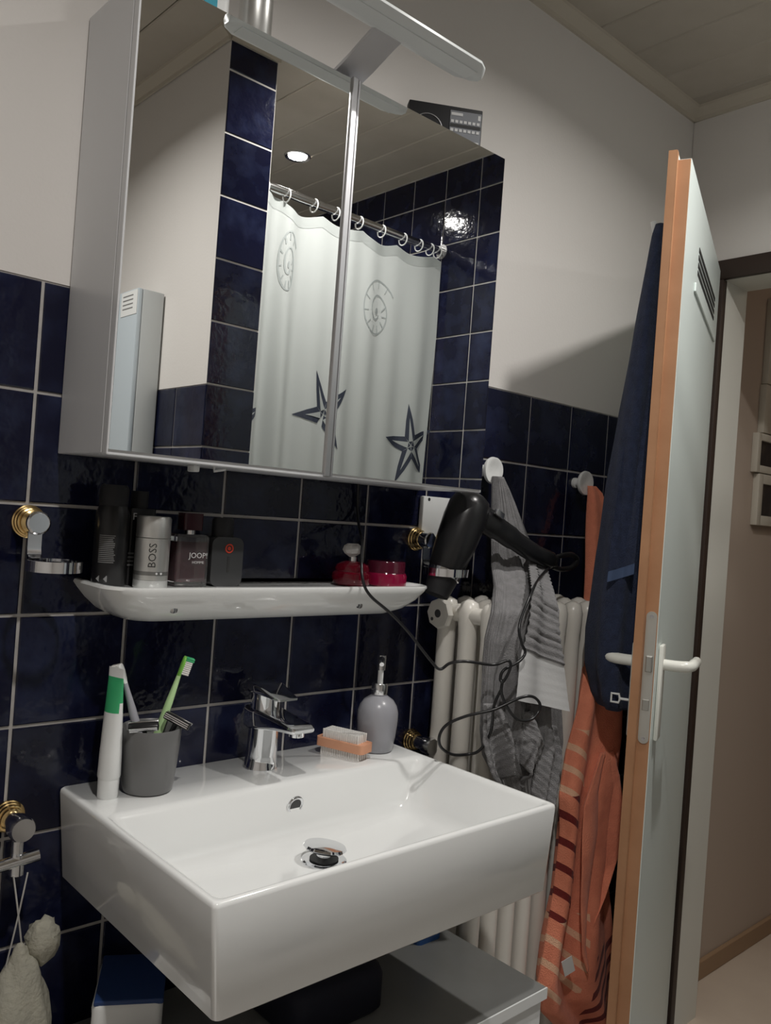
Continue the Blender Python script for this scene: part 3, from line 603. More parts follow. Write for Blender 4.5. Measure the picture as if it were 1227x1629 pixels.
rosette(rh2, 0.738, -0.328)
mk('cap', lathe([(0.0145, 0.020), (0.0155, 0.022), (0.0155, 0.042), (0.0135, 0.044)], (0.738, 0, -0.328), 'y', 28), chrome, rh2, 40)
mk('arm', loft([[(0.738 + sx * 0.009, y + dy, z + dz) for sx, dy, dz in ((-1, 0, 0), (1, 0, 0), (1, ty_, tz_), (-1, ty_, tz_))] for y, z, ty_, tz_ in ((-0.034, -0.335, 0.0025, 0), (-0.034, -0.362, 0.0025, 0), (-0.036, -0.371, 0.002, 0.0015), (-0.042, -0.376, 0.0008, 0.0025), (-0.062, -0.377, 0, 0.0025))]), chrome_r, rh2, 40)
mk('ring', lathe([(0.0415, -0.0075), (0.0425, -0.0075), (0.0425, 0.0065), (0.0405, 0.0065)], (0.722, -0.104, -0.381), n=40, cap0=False, cap1=False), chrome, rh2, 40)
# angle valves
for x, z, lab in ((0.004, -0.730, 'brass and chrome angle valve at the left edge beside the basin'), (0.764, -0.722, 'brass and chrome angle valve behind the soap dispenser')):
    v_ = thing('angle_valve', (x, 0, z - 0.03), lab, 'valve', 'angle valves on the wall')
    rosette(v_, x, z, 0.95)
    mk('valve_body', lathe([(0.0125, 0.018), (0.0125, 0.04), (0.0165, 0.042), (0.0175, 0.058), (0.015, 0.063)], (x, 0, z), 'y', 24), chrome_r, v_, 40)
    if x < 0.1:
        mk('outlet', lathe([(0.0075, -0.050), (0.0075, -0.012)], (x - 0.002, -0.050, z), 'z', 16), chrome_r, v_, 40)
        mk('cross_bar', J(tube([(x - 0.045, -0.055, z - 0.046), (x + 0.024, -0.055, z - 0.039)], [0.0075, 0.0085], 14), lathe([(0.009, -0.060), (0.009, -0.034)], (x - 0.002, -0.053, z), 'z', 16)), chrome, v_, 40)
# loofah on a string
lf = thing('bath_sponge', (0.018, -0.06, -1.04), 'cream netting bath sponge hanging from the left valve on strings', 'sponge')
V, F = [], []
bm = bmesh.new(); bmesh.ops.create_icosphere(bm, subdivisions=4, radius=1)
for v in bm.verts:
    p = v.co.copy(); top = max(0, p.z)
    q = Vector((p.x * 0.046 * (1 - 0.42 * top), p.y * 0.040 * (1 - 0.42 * top), p.z * 0.105))
    q *= 1 + 0.13 * noise.noise(p * 2.0) + 0.03 * noise.noise(p * 7.0)
    v.co = q + Vector((0.012, -0.062, -0.985))
bm.verts.index_update()
mk('netting', ([tuple(v.co) for v in bm.verts], [tuple(x.index for x in f.verts) for f in bm.faces]), loofah_m, lf, 180); bm.free()
bm = bmesh.new(); bmesh.ops.create_icosphere(bm, subdivisions=3, radius=1)
for v in bm.verts:
    p = v.co.copy(); v.co = Vector((p.x * 0.021, p.y * 0.018, p.z * 0.030)) * (1 + 0.3 * noise.noise(p * 3)) + Vector((0.040, -0.062, -0.884))
bm.verts.index_update()
mk('tuft', ([tuple(v.co) for v in bm.verts], [tuple(x.index for x in f.verts) for f in bm.faces]), loofah_m, lf, 180); bm.free()
for a, e in (((-0.004, -0.060, -0.788), (0.016, -0.062, -0.905)), ((0.014, -0.060, -0.788), (-0.006, -0.062, -0.905))):
    mk('string', tube([a, ((a[0] + e[0]) / 2, -0.063, (a[2] + e[2]) / 2), e], 0.0011, 6, 4), string_m, lf, 60)
# socket and wall knobs
so = thing('wall_socket', (0.782, -0.01, -0.33), 'white wall socket plate behind the hair dryer', 'socket')
mk('plate', box(0.742, 0.822, -0.012, -0.0005, -0.327, -0.243, 0.003), white_pl, so, 30)
mk('hole', lathe([(0.0035, 0), (0.0035, 0.0006)], (0.757, -0.0115, -0.249), 'y', 12), print_k, so)
for x, lab in ((0.918, 'white round wall knob holding the grey towel'), (1.247, 'white round wall knob holding the orange towel')):
    k_ = thing('towel_knob', (x, -0.02, -0.2), lab, 'knob', 'towel knobs on the wall')
    mk('stem', lathe([(0.012, 0), (0.012, 0.006), (0.008, 0.008), (0.008, 0.026)], (x, 0, -0.178), 'y', 20), white_pl, k_, 40)
    mk('disc', lathe([(0.010, 0.024), (0.027, 0.027), (0.0285, 0.030), (0.0275, 0.035), (0.022, 0.0355), (0.016, 0.0330)], (x, 0, -0.178), 'y', 32), white_pl, k_, 40)

# ================================================================== RADIATOR
rad = thing('radiator', (1.0, -0.11, FLOOR + 0.06), 'white column radiator on the wall behind the towels', 'radiator')
RT, RB = -0.452, FLOOR + 0.12
def section(x):
    gs = []
    for i, y in enumerate((-0.052, -0.108, -0.164)):
        pr = [(0.006, RB - 0.012), (0.016, RB), (0.0175, RB + 0.03), (0.0175, RT - 0.05), (0.0195, RT - 0.03), (0.0205, RT - 0.006), (0.016, RT + 0.012), (0.005, RT + 0.018)]
        gs.append(lathe(pr, (x, y, 0), n=16, sy=1.05))
    for z in (RT - 0.014, RB + 0.012):
        gs.append(tube([(x, -0.040, z), (x, -0.060, z + 0.002), (x, -0.108, z + 0.003), (x, -0.156, z + 0.002), (x, -0.176, z - 0.002)], [0.016, 0.022, 0.021, 0.021, 0.016], 14, 3))
        for y in (-0.06,): gs.append(lathe([(0.019, -0.0255), (0.019, 0.0255)], (x, y, z), 'x', 16, False, False))
    return J(*gs)
me_s = None
for i in range(8):
    if me_s is None:
        o = mk('section', section(0.790), rad_m, rad, 50); me_s = o
    else:
        o = me_s.copy(); C.objects.link(o); o.parent = rad; o.location = (0.0505 * i, 0, 0)
mk('end_plug', J(lathe([(0.028, -0.034), (0.030, -0.030), (0.030, -0.022), (0.024, -0.018)], (0.790, -0.058, RT - 0.014), 'x', 8)), rad_m, rad, 20)
mk('plug_hole', lathe([(0.008, -0.0346), (0.008, -0.033)], (0.790, -0.058, RT - 0.014), 'x', 12), mat('hole_dark', (0.06, 0.06, 0.06), 0.5), rad)
mk('air_vent', J(lathe([(0.0035, -0.0346), (0.0035, -0.033)], (0.790, -0.044, RT - 0.026), 'x', 10)), mat('hole_dark', (0.06, 0.06, 0.06), 0.5), rad)

# ================================================================== TOWELS
def interp(rows, step):
    out = []
    L = [0]
    for a, b_ in zip(rows, rows[1:]): L.append(L[-1] + max(1e-4, (Vector(a[:3]) - Vector(b_[:3])).length))
    n = max(2, int(L[-1] / step)); k = 0
    for i in range(n + 1):
        s = L[-1] * i / n
        while k < len(L) - 2 and s > L[k + 1]: k += 1
        f = (s - L[k]) / (L[k + 1] - L[k]); f = max(0, min(1, f)); f2 = f
        out.append(tuple(a + (b_ - a) * f2 for a, b_ in zip(rows[k], rows[k + 1])) + (s, i / n))
    return out
def bundle(rows, step=0.006, n=64, m=5, amp=0.22, ang=0.0, rib=None, seed=0, diag=0.0, pleat=None):
    """hanging gathered towel: rows are (x, y, z, half width, half depth)"""
    rings = []
    ca, sa = math.cos(ang), math.sin(ang)
    for (x, y, z, hw_, hd_, s, q) in interp(rows, step):
        ring_ = []
        for k in range(n):
            t = 2 * PI * k / n
            f = 1 + amp * min(1, 0.3 + q * 1.5) * (0.6 * math.sin(m * t + seed + 1.2 * q) + 0.4 * math.sin((m + 3) * t + 2.1 * seed - 2.0 * q))
            f += 0.10 * noise.noise(Vector((math.cos(t) * 1.5 + seed, math.sin(t) * 1.5, z * 9)))
            a, b_ = hw_ * math.cos(t) * (0.85 + 0.15 * f), hd_ * math.sin(t) * f
            if pleat: b_ += pleat[0] * min(1, 0.2 + 2 * q) * math.sin(pleat[1] * math.cos(t) + 1.7 * q + seed + 1.5 * noise.noise(Vector((seed, math.cos(t) * 1.2, z * 6)))) * abs(math.sin(t)) ** 0.5
            if rib:
                d = rib[0] * (math.sin(rib[1] * t + diag * s) if rib[1] > 1 else math.sin(2 * PI * (s / rib[1] + diag * math.cos(t))))
                a += d * math.cos(t); b_ += d * math.sin(t)
            ring_.append((x + a * ca - b_ * sa, y + a * sa + b_ * ca, z))
        rings.append(ring_)
    return loft(rings)
def sheet(rows, th=0.006, step=0.004, n=40, fold=0.006, m=2.5, rib=None, seed=0.0, slope=0.0):
    """open towel end: rows are (x, y, z, half width); slope tilts the lower edge"""
    front, back = [], []
    R2 = interp(rows, step)
    for (x, y, z, hw_, s, q) in R2:
        fr, bk = [], []
        for k in range(n + 1):
            t = -1 + 2 * k / n
            yy = y + fold * (0.3 + q) * math.sin(m * PI * t + seed + q) + 0.003 * noise.noise(Vector((t * 2, z * 12, seed)))
            if rib: yy -= rib[0] * abs(math.sin(PI * s / rib[1] + 0.25 * t)) * (1 if q < rib[2] else 0.12)
            e = th * math.sqrt(max(0.02, 1 - t ** 8))
            zz = z + slope * t * min(1, 2 * q)
            fr.append((x + hw_ * t, yy, zz)); bk.append((x + hw_ * t, yy + e, zz))
        front.append(fr); back.append(bk)
    rings = [f + b_[::-1] for f, b_ in zip(front, back)]
    return loft(rings), len(R2), n
# grey towel
gt = thing('grey_towel', (0.83, -0.22, -0.79), 'grey ribbed towel hanging from the left knob over the radiator', 'towel')
GA = [(0.922, -0.042, -0.190, 0.013, 0.010), (0.924, -0.050, -0.215, 0.024, 0.012), (0.930, -0.055, -0.243, 0.034, 0.014), (0.941, -0.068, -0.307, 0.056, 0.016), (0.940, -0.095, -0.369, 0.080, 0.016), (0.890, -0.155, -0.405, 0.086, 0.016), (0.845, -0.200, -0.445, 0.095, 0.016), (0.834, -0.205, -0.49, 0.102, 0.017), (0.834, -0.206, -0.55, 0.106, 0.018), (0.841, -0.206, -0.60, 0.113, 0.019), (0.849, -0.206, -0.652, 0.116, 0.020), (0.860, -0.206, -0.70, 0.112, 0.020), (0.879, -0.206, -0.75, 0.086, 0.018), (0.889, -0.206, -0.805, 0.060, 0.014)]
mk('towel', bundle(GA, n=260, step=0.006, m=7, amp=0.30, rib=(0.0011, 46), seed=0.7, diag=14.0, pleat=(0.008, 9.0)), grey_t, gt, 180)
GB = [(0.980, -0.105, -0.345, 0.020), (0.952, -0.138, -0.370, 0.027), (0.862, -0.222, -0.413, 0.037), (0.848, -0.238, -0.475, 0.046), (0.842, -0.246, -0.550, 0.068), (0.836, -0.256, -0.607, 0.080)]
g, nr, nn_ = sheet(GB, th=0.008, fold=0.006, m=1.3, rib=(0.0040, 0.0150, 0.77), seed=0.4, slope=-0.018)
per = 2 * (nn_ + 1)
idx = [1 if (i // per) > (nr - 1) * 0.775 and i < (nr - 1) * per else 0 for i in range(len(g[1]))]
mk('towel_end', g, [grey_t, grey_l], gt, 180, mi=idx, label='pale hemmed end of the grey towel')
GC = [(0.725, -0.226, -0.600, 0.016), (0.735, -0.234, -0.64, 0.036), (0.755, -0.238, -0.69, 0.034), (0.775, -0.236, -0.735, 0.008)]
mk('towel_corner', sheet(GC, th=0.007, fold=0.012, m=1.5, rib=(0.0028, 0.014, 2), seed=2.0, slope=0.03)[0], grey_t, gt, 180)
GD = [(0.826, -0.232, -0.622, 0.018), (0.848, -0.240, -0.665, 0.036), (0.832, -0.238, -0.705, 0.022), (0.826, -0.236, -0.735, 0.010)]
mk('towel_corner', sheet(GD, th=0.007, fold=0.012, m=1.2, rib=(0.0028, 0.014, 2), seed=4.0, slope=-0.03)[0], grey_t, gt, 180)
GE = [(0.905, -0.228, -0.66, 0.018), (0.912, -0.234, -0.70, 0.026), (0.900, -0.232, -0.76, 0.026), (0.892, -0.230, -0.81, 0.022)]
mk('towel_corner', sheet(GE, th=0.007, fold=0.010, m=1.4, rib=(0.0028, 0.014, 2), seed=5.2, slope=-0.03)[0], grey_t, gt, 180)
# orange towel: woven diagonal stripes along its left border and in the lower end
def striped():
    m = mat('orange_striped_terry', (0.80, 0.27, 0.16), 0.95, var=(40, (0.70, 0.22, 0.13), 0.35, 0.7), bump=(420, 0.6, 0.003), sheen=0.1)
    nt = m.node_tree; p = nt.nodes['Principled BSDF']; base = p.inputs['Base Color'].links[0].from_socket
    tc = nt.nodes.new('ShaderNodeTexCoord'); sx = nt.nodes.new('ShaderNodeSeparateXYZ'); nt.links.new(tc.outputs['Object'], sx.inputs[0])
    def mth(op, a, b_=None):
        n = nt.nodes.new('ShaderNodeMath'); n.operation = op
        for k, v in enumerate((a, b_)):
            if v is None: continue
            if isinstance(v, (int, float)): n.inputs[k].default_value = v
            else: nt.links.new(v, n.inputs[k])
        return n.outputs[0]
    x, z = sx.outputs[0], sx.outputs[2]
    ph = mth('FRACT', mth('DIVIDE', mth('ADD', z, mth('MULTIPLY', x, 0.8)), 0.050))
    st = mth('LESS_THAN', ph, 0.30)
    left = mth('LESS_THAN', x, -0.085)
    inr = lambda lo, hi: mth('MULTIPLY', mth('GREATER_THAN', z, lo), mth('LESS_THAN', z, hi))
    red = mth('MULTIPLY', mth('MULTIPLY', st, left), inr(0.36, 0.60))
    red = mth('MAXIMUM', red, mth('MULTIPLY', mth('MULTIPLY', mth('LESS_THAN', mth('FRACT', mth('DIVIDE', mth('SUBTRACT', z, mth('MULTIPLY', x, 0.7)), 0.040)), 0.45), mth('GREATER_THAN', x, -0.03)), inr(0.02, 0.27)))
    pale = mth('MULTIPLY', mth('MULTIPLY', st, mth('LESS_THAN', x, -0.055)), inr(0.20, 0.36))
    pale = mth('MAXIMUM', pale, mth('MULTIPLY', mth('MULTIPLY', st, mth('LESS_THAN', x, -0.07)), inr(0.60, 0.72)))
    out = base
    for f, c in ((red, (0.16, 0.014, 0.012, 1)), (pale, (0.78, 0.46, 0.30, 1))):
        mx = nt.nodes.new('ShaderNodeMix'); mx.data_type = 'RGBA'; nt.links.new(f, mx.inputs[0]); nt.links.new(out, mx.inputs[6]); mx.inputs[7].default_value = c; out = mx.outputs[2]
    nt.links.new(out, p.inputs['Base Color']); return m
orange_s = striped()
ot = thing('orange_towel', (1.10, -0.22, -1.40), 'orange towel with dark red stripes hanging from the right knob', 'towel')
OA = [(1.256, -0.042, -0.184, 0.010, 0.009), (1.267, -0.045, -0.198, 0.022, 0.012), (1.271, -0.050, -0.225, 0.032, 0.016), (1.273, -0.060, -0.295, 0.045, 0.018), (1.268, -0.070, -0.367, 0.049, 0.020), (1.259, -0.080, -0.439, 0.052, 0.022), (1.232, -0.108, -0.495, 0.056, 0.022), (1.180, -0.150, -0.530, 0.060, 0.022), (1.108, -0.200, -0.580, 0.066, 0.022), (1.100, -0.207, -0.640, 0.078, 0.024), (1.092, -0.205, -0.723, 0.094, 0.026), (1.060, -0.218, -0.804, 0.096, 0.026), (1.054, -0.220, -0.867, 0.084, 0.026), (1.054, -0.220, -0.995, 0.089, 0.026), (1.056, -0.220, -1.084, 0.110, 0.028), (1.058, -0.220, -1.161, 0.128, 0.028), (1.074, -0.220, -1.217, 0.120, 0.026), (1.142, -0.220, -1.313, 0.080, 0.022), (1.171, -0.220, -1.404, 0.040, 0.014)]
g = bundle(OA, n=72, m=5, amp=0.45, seed=1.9, pleat=(0.010, 5.5))
mk('towel', g, orange_s, ot, 180)
mk('care_label', xf(box(-0.012, 0.012, -0.0006, 0.0006, -0.018, 0.018), Matrix.Translation((0.985, -0.252, -1.125)) @ Matrix.Rotation(math.radians(-25), 4, 'Y') @ Matrix.Rotation(math.radians(-20), 4, 'Z')), paper, ot, label='small white care label')
OB = [(1.085, -0.240, -0.73, 0.020), (1.060, -0.250, -0.80, 0.060), (1.062, -0.254, -0.88, 0.066), (1.062, -0.252, -0.99, 0.058), (1.050, -0.250, -1.06, 0.032), (1.045, -0.250, -1.10, 0.008)]
mk('towel_fold', sheet(OB, th=0.008, fold=0.010, m=1.1, seed=0.6, slope=0.05)[0], orange_t, ot, 180)
# navy towel on the door hook
nt_ = thing('navy_towel', D(0.08, 0.08, -0.7), 'dark navy towel hanging on the hook behind the door edge', 'towel')
def nrow(s, n, z, a, b_): p = D(s, n, z); return (p[0], p[1], z, a, b_)
NA = [nrow(0.066, 0.056, 0.305, 0.014, 0.010), nrow(0.068, 0.058, 0.285, 0.022, 0.013), nrow(0.080, 0.064, 0.20, 0.042, 0.018), nrow(0.095, 0.070, 0.08, 0.060, 0.026), nrow(0.108, 0.076, -0.05, 0.074, 0.034), nrow(0.120, 0.083, -0.20, 0.082, 0.041), nrow(0.130, 0.089, -0.35, 0.088, 0.047), nrow(0.135, 0.094, -0.48, 0.092, 0.052), nrow(0.138, 0.093, -0.55, 0.092, 0.050), nrow(0.142, 0.087, -0.61, 0.088, 0.040), nrow(0.145, 0.083, -0.63, 0.078, 0.032)]
mk('towel', bundle(NA, m=5, amp=0.25, ang=DA, seed=3.3), navy_t, nt_, 180)
NF = [(0.060, 0.060, 0.08, 0.008), (0.067, 0.052, -0.02, 0.016), (0.073, 0.044, -0.14, 0.020), (0.076, 0.038, -0.27, 0.023), (0.078, 0.034, -0.372, 0.024)]
g, nr, nn_ = sheet(NF, th=0.008, fold=0.004, m=1.0, seed=0.9, slope=-0.010)
per = 2 * (nn_ + 1)
mk('towel_flap', ([D(p[1], p[0], p[2]) for p in g[0]], g[1]), [navy_t, navy_h], nt_, 180, mi=[1 if (i // per) > (nr - 1) * 0.955 and i < (nr - 1) * per else 0 for i in range(len(g[1]))], label='lighter hemmed flap of the navy towel')


# ================================================================== HAIR DRYER
hd = thing('hair_dryer', (0.722, -0.104, -0.43), 'black hair dryer hanging nose down in the ring holder', 'hair dryer')
A0, A1 = Vector((0.700, -0.104, -0.425)), Vector((0.776, -0.110, -0.236)); ax = (A1 - A0).normalized()
def along(prof, m_, nm, lab=None, sm=50):
    e1 = ax.orthogonal().normalized(); e2 = ax.cross(e1); L = (A1 - A0).length
    mk(nm, loft([[A0 + ax * (q * L) + e1 * (rr2 * math.cos(2 * PI * k / 36)) + e2 * (rr2 * math.sin(2 * PI * k / 36)) for k in range(36)] for q, rr2 in prof]), m_, hd, sm, label=lab)
along([(0.0, 0.0225), (0.02, 0.0235), (0.17, 0.0285)], black_mt, 'nozzle')
along([(0.17, 0.0285), (0.175, 0.0310), (0.235, 0.0318), (0.24, 0.0305)], chrome, 'chrome_ring', 'chrome ring at the nose')
along([(0.24, 0.0305), (0.26, 0.0330), (0.5, 0.0385), (0.75, 0.0410), (0.88, 0.0395), (0.96, 0.034), (1.0, 0.022)], black_gl, 'barrel')
hp = [(0.775, -0.112, -0.270), (0.815, -0.122, -0.287), (0.87, -0.130, -0.312), (0.93, -0.135, -0.337), (0.985, -0.138, -0.352), (1.005, -0.138, -0.355)]
mk('handle', tube(hp, [0.030] * 3 + [0.026] * 4 + [0.022] * 4 + [0.0195] * 5 + [0.018] * 6 + [0.014] * 8, 20, 5, flat=0.75), black_gl, hd, 60)
mk('hanging_loop', tube([(1.000, -0.138, -0.350), (1.025, -0.138, -0.343), (1.060, -0.138, -0.340), (1.082, -0.138, -0.350), (1.066, -0.138, -0.366), (1.030, -0.138, -0.371), (1.000, -0.138, -0.366)], 0.0055, 8, 5), black_gl, hd, 60)
mk('switch', xf(box(-0.012, 0.012, -0.004, 0.004, -0.006, 0.006, 0.002), Matrix.Translation((0.815, -0.143, -0.268)) @ Matrix.Rotation(math.radians(25), 4, 'Y')), alu, hd, 40)
CORD = [(1.000, -0.138, -0.362), (0.960, -0.150, -0.374), (0.885, -0.190, -0.388), (0.816, -0.232, -0.403), (0.766, -0.248, -0.458), (0.762, -0.258, -0.489), (0.772, -0.260, -0.507), (0.756, -0.260, -0.522), (0.722, -0.256, -0.535), (0.717, -0.254, -0.551), (0.719, -0.260, -0.553), (0.729, -0.264, -0.530), (0.724, -0.262, -0.518), (0.702, -0.248, -0.526), (0.656, -0.228, -0.521), (0.636, -0.210, -0.526), (0.623, -0.200, -0.537), (0.609, -0.190, -0.523), (0.572, -0.170, -0.477), (0.536, -0.160, -0.445), (0.496, -0.155, -0.418), (0.482, -0.150, -0.395), (0.492, -0.130, -0.361), (0.533, -0.080, -0.332), (0.577, -0.012, -0.290), (0.576, -0.008, -0.225)]
mk('cord', tube(CORD, 0.0026, 8, 6), black_gl, hd, 60)
COIL = [(0.719, -0.258, -0.550), (0.718, -0.258, -0.574), (0.728, -0.268, -0.601), (0.742, -0.280, -0.617), (0.766, -0.288, -0.617), (0.783, -0.290, -0.604), (0.783, -0.290, -0.590), (0.766, -0.286, -0.578), (0.744, -0.276, -0.581), (0.706, -0.255, -0.601), (0.672, -0.225, -0.615), (0.648, -0.203, -0.632), (0.637, -0.197, -0.651), (0.642, -0.197, -0.671), (0.672, -0.197, -0.688), (0.702, -0.205, -0.690), (0.714, -0.222, -0.680), (0.716, -0.242, -0.644), (0.710, -0.250, -0.597), (0.718, -0.256, -0.569)]
mk('cord_loop', tube(COIL, 0.0026, 8, 6), black_gl, hd, 60)

# ================================================================== UNDER THE BASIN
un = thing('low_cupboard', (0.41, -0.2, FLOOR), 'low cupboard with a grey top under the basin', 'cupboard')
UZ = -1.04
mk('top_board', box(0.066, 0.760, -0.362, -0.02, UZ - 0.018, UZ, 0.001, 1), unit_top, un)
mk('front_edge', box(0.066, 0.760, -0.3645, -0.362, UZ - 0.018, UZ), unit_w, un)
mk('carcass', box(0.070, 0.756, -0.342, -0.02, FLOOR + 0.002, UZ - 0.018), unit_w, un)
for a, b_ in ((0.072, 0.412), (0.414, 0.754)):
    d = mk('cupboard_door', box(a, b_, -0.358, -0.342, FLOOR + 0.06, UZ - 0.022, 0.001, 1), unit_w, un)
    mk('knob', lathe([(0.006, 0), (0.006, 0.012), (0.012, 0.016), (0.012, 0.022)], (0.385 if a < 0.1 else 0.44, -0.358, -1.15), 'y', 16), alu, d, 40)
bg = thing('wash_bag', (0.415, -0.17, UZ), 'dark navy wash bag lying on the low cupboard under the basin', 'bag')
mk('bag', loft([rrect(0.33 + i, 0.50 - i, -0.255 + i, -0.09 - i, 0.022, UZ + z, 5) for i, z in ((0.006, 0), (0, 0.008), (0, 0.055), (0.004, 0.066), (0.016, 0.072))]), navy_bag, bg, 60)
mk('zip', tube([(0.345, -0.17, UZ + 0.0725), (0.485, -0.17, UZ + 0.0725)], 0.002, 6), black_gl, bg)
bb = thing('blue_bottle', (0.70, -0.115, UZ), 'blue plastic bottle at the back of the low cupboard', 'bottle')
mk('bottle', loft([rrect(0.672, 0.732, -0.150, -0.105, 0.010, UZ + z, 4) for z in (0, 0.10, 0.11)]), blue_pl, bb, 40)
mk('cap', lathe([(0.013, 0.11), (0.013, 0.13)], (0.702, -0.128, UZ)), white_pl, bb, 40)
tpk = thing('tissue_pack', (0.145, -0.11, UZ), 'white and blue pack of tissues standing under the basin', 'pack')
PM = Matrix.Translation((0.150, -0.105, UZ)) @ Matrix.Rotation(math.radians(-30), 4, 'Z')
mk('pack', xf(box(-0.045, 0.045, -0.060, 0.060, 0.0, 0.092, 0.010, 3), PM), paper, tpk, 40)
mk('blue_top', xf(box(-0.043, 0.046, -0.058, 0.058, 0.086, 0.0935, 0.002), PM), mat('deep_blue_print', (0.02, 0.05, 0.16), 0.4), tpk)
mk('print_band', xf(box(-0.0462, -0.045, -0.05, 0.0, 0.05, 0.058), PM), print_g, tpk)
mk('print_band', xf(box(-0.0462, -0.045, -0.045, 0.01, 0.072, 0.079), PM), print_g, tpk)
mk('paper_carton', xf(box(-0.04, 0.04, -0.03, 0.03, 0, 0.055, 0.003), Matrix.Translation((0.118, -0.215, UZ)) @ Matrix.Rotation(math.radians(-25), 4, 'Z')), paper, None, 30, label='small white carton in front of the tissue pack under the basin', cat='carton')

# ================================================================== SEEN IN THE MIRROR: shower curtain and wall cupboard
CY = -1.105
def cur(x, z):
    q = max(0, min(1, (0.56 - z) / 0.5))
    left = max(0, min(1, (1.02 - x) / 0.12))
    return CY + 0.004 + (0.006 + 0.016 * left) * math.sin(x * 62 + 0.6) * (0.5 + 0.5 * q) + 0.012 * math.sin(x * 17 + 1.3) + 0.004 * noise.noise(Vector((x * 9, z * 2, 0)))
sc = thing('shower_curtain', (1.14, CY, -1.35), 'white shower curtain with shells and starfish, seen in the mirror', 'curtain')
xs = [0.775 + 0.735 * k / 150 for k in range(151)]; zs = [0.553 - 1.90 * k / 60 for k in range(61)]
def topz(x): return 0.014 - 0.016 * abs(math.sin((x - 0.88) * 21)) * min(1, max(0, (x - 0.86) / 0.05)) - 0.012 * min(1, max(0, (x - 0.90) / 0.05))
V = [(x - (0.03 * max(0, (0.3 - z)) if x > 1.40 else 0) * (x - 1.40) / 0.11, cur(x, z), z + (topz(x) if i == 0 else 0)) for i, z in enumerate(zs) for x in xs]
F = [(i * 151 + k, i * 151 + k + 1, (i + 1) * 151 + k + 1, (i + 1) * 151 + k) for i in range(60) for k in range(150)]
mk('fabric', (V, F), curtain_m, sc, 180)
mk('hem', ([(x, cur(x, z) + 0.0012, z + topz(x)) for z in (0.553, 0.522) for x in xs], [(k, k + 1, 152 + k, 151 + k) for k in range(150)]), curtain_m, sc, 180)
def decal(pts, m_, nm):                          # printed shape that follows the folds of the cloth
    cx, cz = sum(p[0] for p in pts) / len(pts), sum(p[1] for p in pts) / len(pts)
    bm = bmesh.new(); bm.faces.new([bm.verts.new((p[0], 0, p[1])) for p in pts]); bmesh.ops.triangulate(bm, faces=bm.faces[:])
    bmesh.ops.subdivide_edges(bm, edges=bm.edges[:], cuts=3, use_grid_fill=True)
    for v in bm.verts: v.co.y = cur(v.co.x, v.co.z) + 0.0016
    bm.verts.index_update()
    o = mk(nm, ([tuple(v.co) for v in bm.verts], [tuple(x.index for x in f.verts) for f in bm.faces]), m_, sc); bm.free(); return o
def strip(pts, wd, m_, nm):
    V, F = [], []
    for i, p in enumerate(pts):
        a, b_ = pts[max(0, i - 1)], pts[min(len(pts) - 1, i + 1)]; d = Vector((b_[0] - a[0], b_[1] - a[1])).normalized(); q = Vector((-d.y, d.x)) * wd / 2
        for sg in (-1, 1):
            x, z = p[0] + q.x * sg, p[1] + q.y * sg; V.append((x, cur(x, z) + 0.0016, z))
    mk(nm, (V, [(2 * i, 2 * i + 2, 2 * i + 3, 2 * i + 1) for i in range(len(pts) - 1)]), m_, sc)
def star(cx, cz, R, rot, arms, squeeze=1.0):
    P = lambda a, rr2: (cx + squeeze * rr2 * math.cos(math.radians(a)), cz + rr2 * math.sin(math.radians(a)))
    for a in arms:
        t = rot + 72 * a
        decal([P(t - 36, R * 0.30), P(t - 10, R * 0.62), P(t, R), P(t + 10, R * 0.62), P(t + 36, R * 0.30), P(t, R * 0.02)], curt_navy, 'starfish_arm')
        q = decal([P(t - 34, R * 0.13), P(t, R * 0.66), P(t + 34, R * 0.13)], curtain_m, 'starfish_ridge')
        q.location.y += 0.0012
def shell(cx, cz, R, sx):
    pts = [(cx + sx * R * (0.18 + 0.82 * k / 60) * math.cos(-0.6 - k * 0.19), cz + 1.35 * R * (0.18 + 0.82 * k / 60) * math.sin(-0.6 - k * 0.19)) for k in range(61)]
    strip(pts, 0.004, curt_grey, 'shell_outline')
    for k in range(28, 61, 3):
        a = pts[k]; b_ = pts[max(0, k - 33)]; strip([a, ((a[0] * .45 + b_[0] * .55), (a[1] * .45 + b_[1] * .55))], 0.003, curt_grey, 'shell_rib')
    decal([(cx + sx * R * 0.10 * math.cos(t * PI / 4), cz + R * 0.14 * math.sin(t * PI / 4)) for t in range(8)], curt_grey, 'shell_eye')
star(1.432, -0.062, 0.135, 100, range(5), 0.72)
star(1.080, -0.010, 0.135, 112, (0, 1, 4), 0.72)
star(1.080, -0.010, 0.110, 300, (0,), 0.9)
star(0.785, -0.070, 0.11, 30, (0,), 0.8)
shell(1.265, 0.335, 0.075, 1.0); shell(0.925, 0.39, 0.075, 0.45)
strip([(0.80 + 0.02 * math.cos(k * .42), -0.17 + 0.05 * math.sin(k * .42)) for k in range(16)], 0.003, curt_grey, 'shell_outline')
cr = thing('curtain_rod', (1.14, CY, 0.585), 'chrome shower curtain rod seen in the mirror', 'rod')
mk('rod', tube([(0.757, CY, 0.585), (1.5285, CY, 0.585)], 0.0125, 16), chrome_r, cr, 40)
for x in (0.759, 1.526): mk('rod_flange', lathe([(0.024, -0.003), (0.024, 0.003)], (x, CY, 0.585), 'x', 20), chrome_r, cr, 40)
ORD = ['first', 'second', 'third', 'fourth', 'fifth', 'sixth', 'seventh', 'eighth', 'ninth', 'tenth', 'eleventh']
rings_at = [0.785, 0.835, 0.905, 1.00, 1.08, 1.17, 1.26, 1.35, 1.42, 1.47, 1.505]
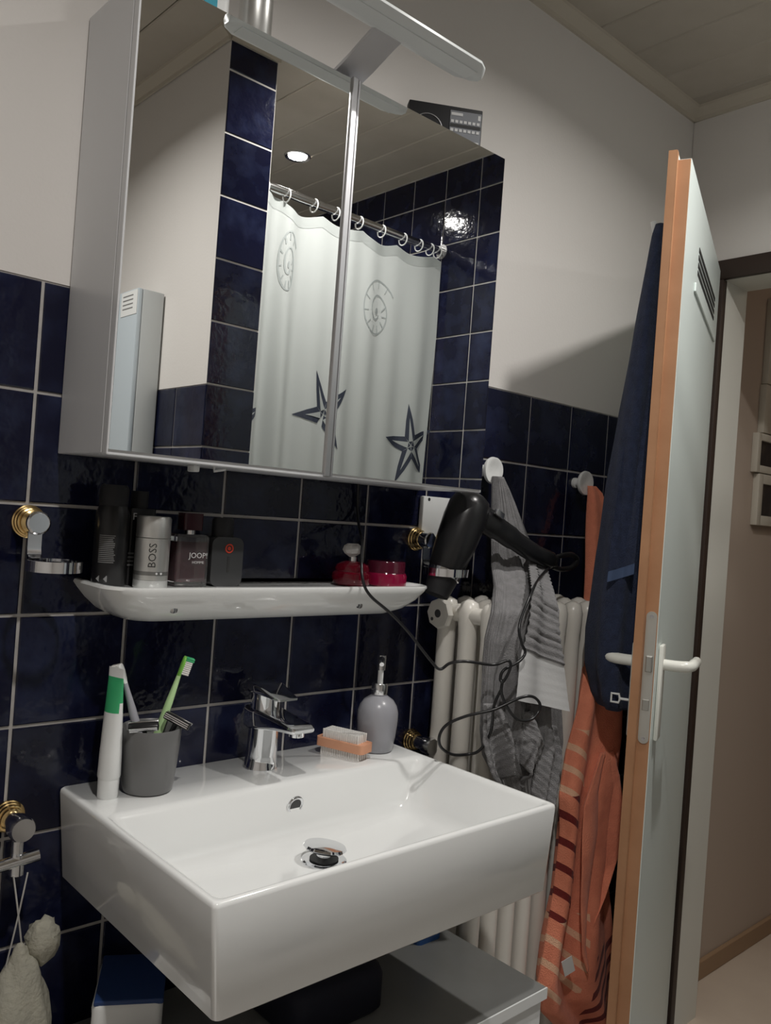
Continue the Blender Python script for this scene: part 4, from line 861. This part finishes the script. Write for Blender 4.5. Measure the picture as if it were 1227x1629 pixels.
for i, x in enumerate(rings_at):
    mk('curtain_ring', torus((x, CY, 0.578), 0.0185, 0.0021, 'x', 20, 8), white_pl, None, 50, label=ORD[i] + ' white curtain ring from the tiled pillar on the shower rod in the mirror', cat='ring', group='curtain rings on the rod')
wc = thing('wall_cupboard', (0.58, -1.47, -1.3), 'flat grey-white wall cupboard with a paper label, seen in the mirror', 'cupboard')
mk('body', box(0.553, 0.613, -1.75, -1.205, -1.30, 0.252, 0.003), cab_white, wc, 30)
mk('door_panel', box(0.540, 0.553, -1.75, -1.205, -1.30, 0.252, 0.003), mat('cabinet_blue_white', (0.50, 0.56, 0.60), 0.35), wc, 30)
lb = mk('paper_label', box(0.5388, 0.540, -1.30, -1.207, 0.185, 0.248), paper, wc)
for i in range(4): mk('print_line', box(0.5384, 0.5389, -1.29, -1.23, 0.202 + 0.011 * i, 0.205 + 0.011 * i), print_g, lb)

# ================================================================== CEILING SPOTS
def ceiling_spot(x, y, watts, lab, spread=150):
    t = thing('ceiling_spotlight', (x, y, ZC - 0.01), lab, 'lamp', 'recessed ceiling spotlights')
    mk('trim_ring', lathe([(0.030, -0.002), (0.041, -0.006), (0.044, -0.003), (0.044, 0.0)], (x, y, ZC), n=32, cap0=False, cap1=False), chrome_r, t, 40)
    mk('lens', lathe([(0.031, -0.003), (0.031, -0.001)], (x, y, ZC), n=32), glow, t)
    L = bpy.data.lights.new('spot_beam', 'AREA'); L.shape = 'DISK'; L.size = 0.058; L.energy = watts; L.spread = math.radians(spread); L.color = (1.0, 0.97, 0.93)
    o = bpy.data.objects.new('spot_beam', L); C.objects.link(o); o.location = (x, y, ZC + H - 0.0045)
ceiling_spot(*RIGHT_POS, RIGHT_W, 'recessed ceiling spotlight above the doorway side of the basin')
ceiling_spot(*LEFT_POS, LEFT_W, 'recessed ceiling spotlight above the left side of the basin')
ceiling_spot(*SHOWER_POS, SHOWER_W, 'recessed ceiling spotlight over the shower, seen in the mirror')
# unseen fill light added to brighten the hall
L = bpy.data.lights.new('hall_fill', 'POINT'); L.energy = HALL_W; L.shadow_soft_size = 0.12; L.color = (1.0, 0.86, 0.70)
o = bpy.data.objects.new('hall_fill', L); C.objects.link(o); o.location = (2.6, -1.2, 0.75 + H)
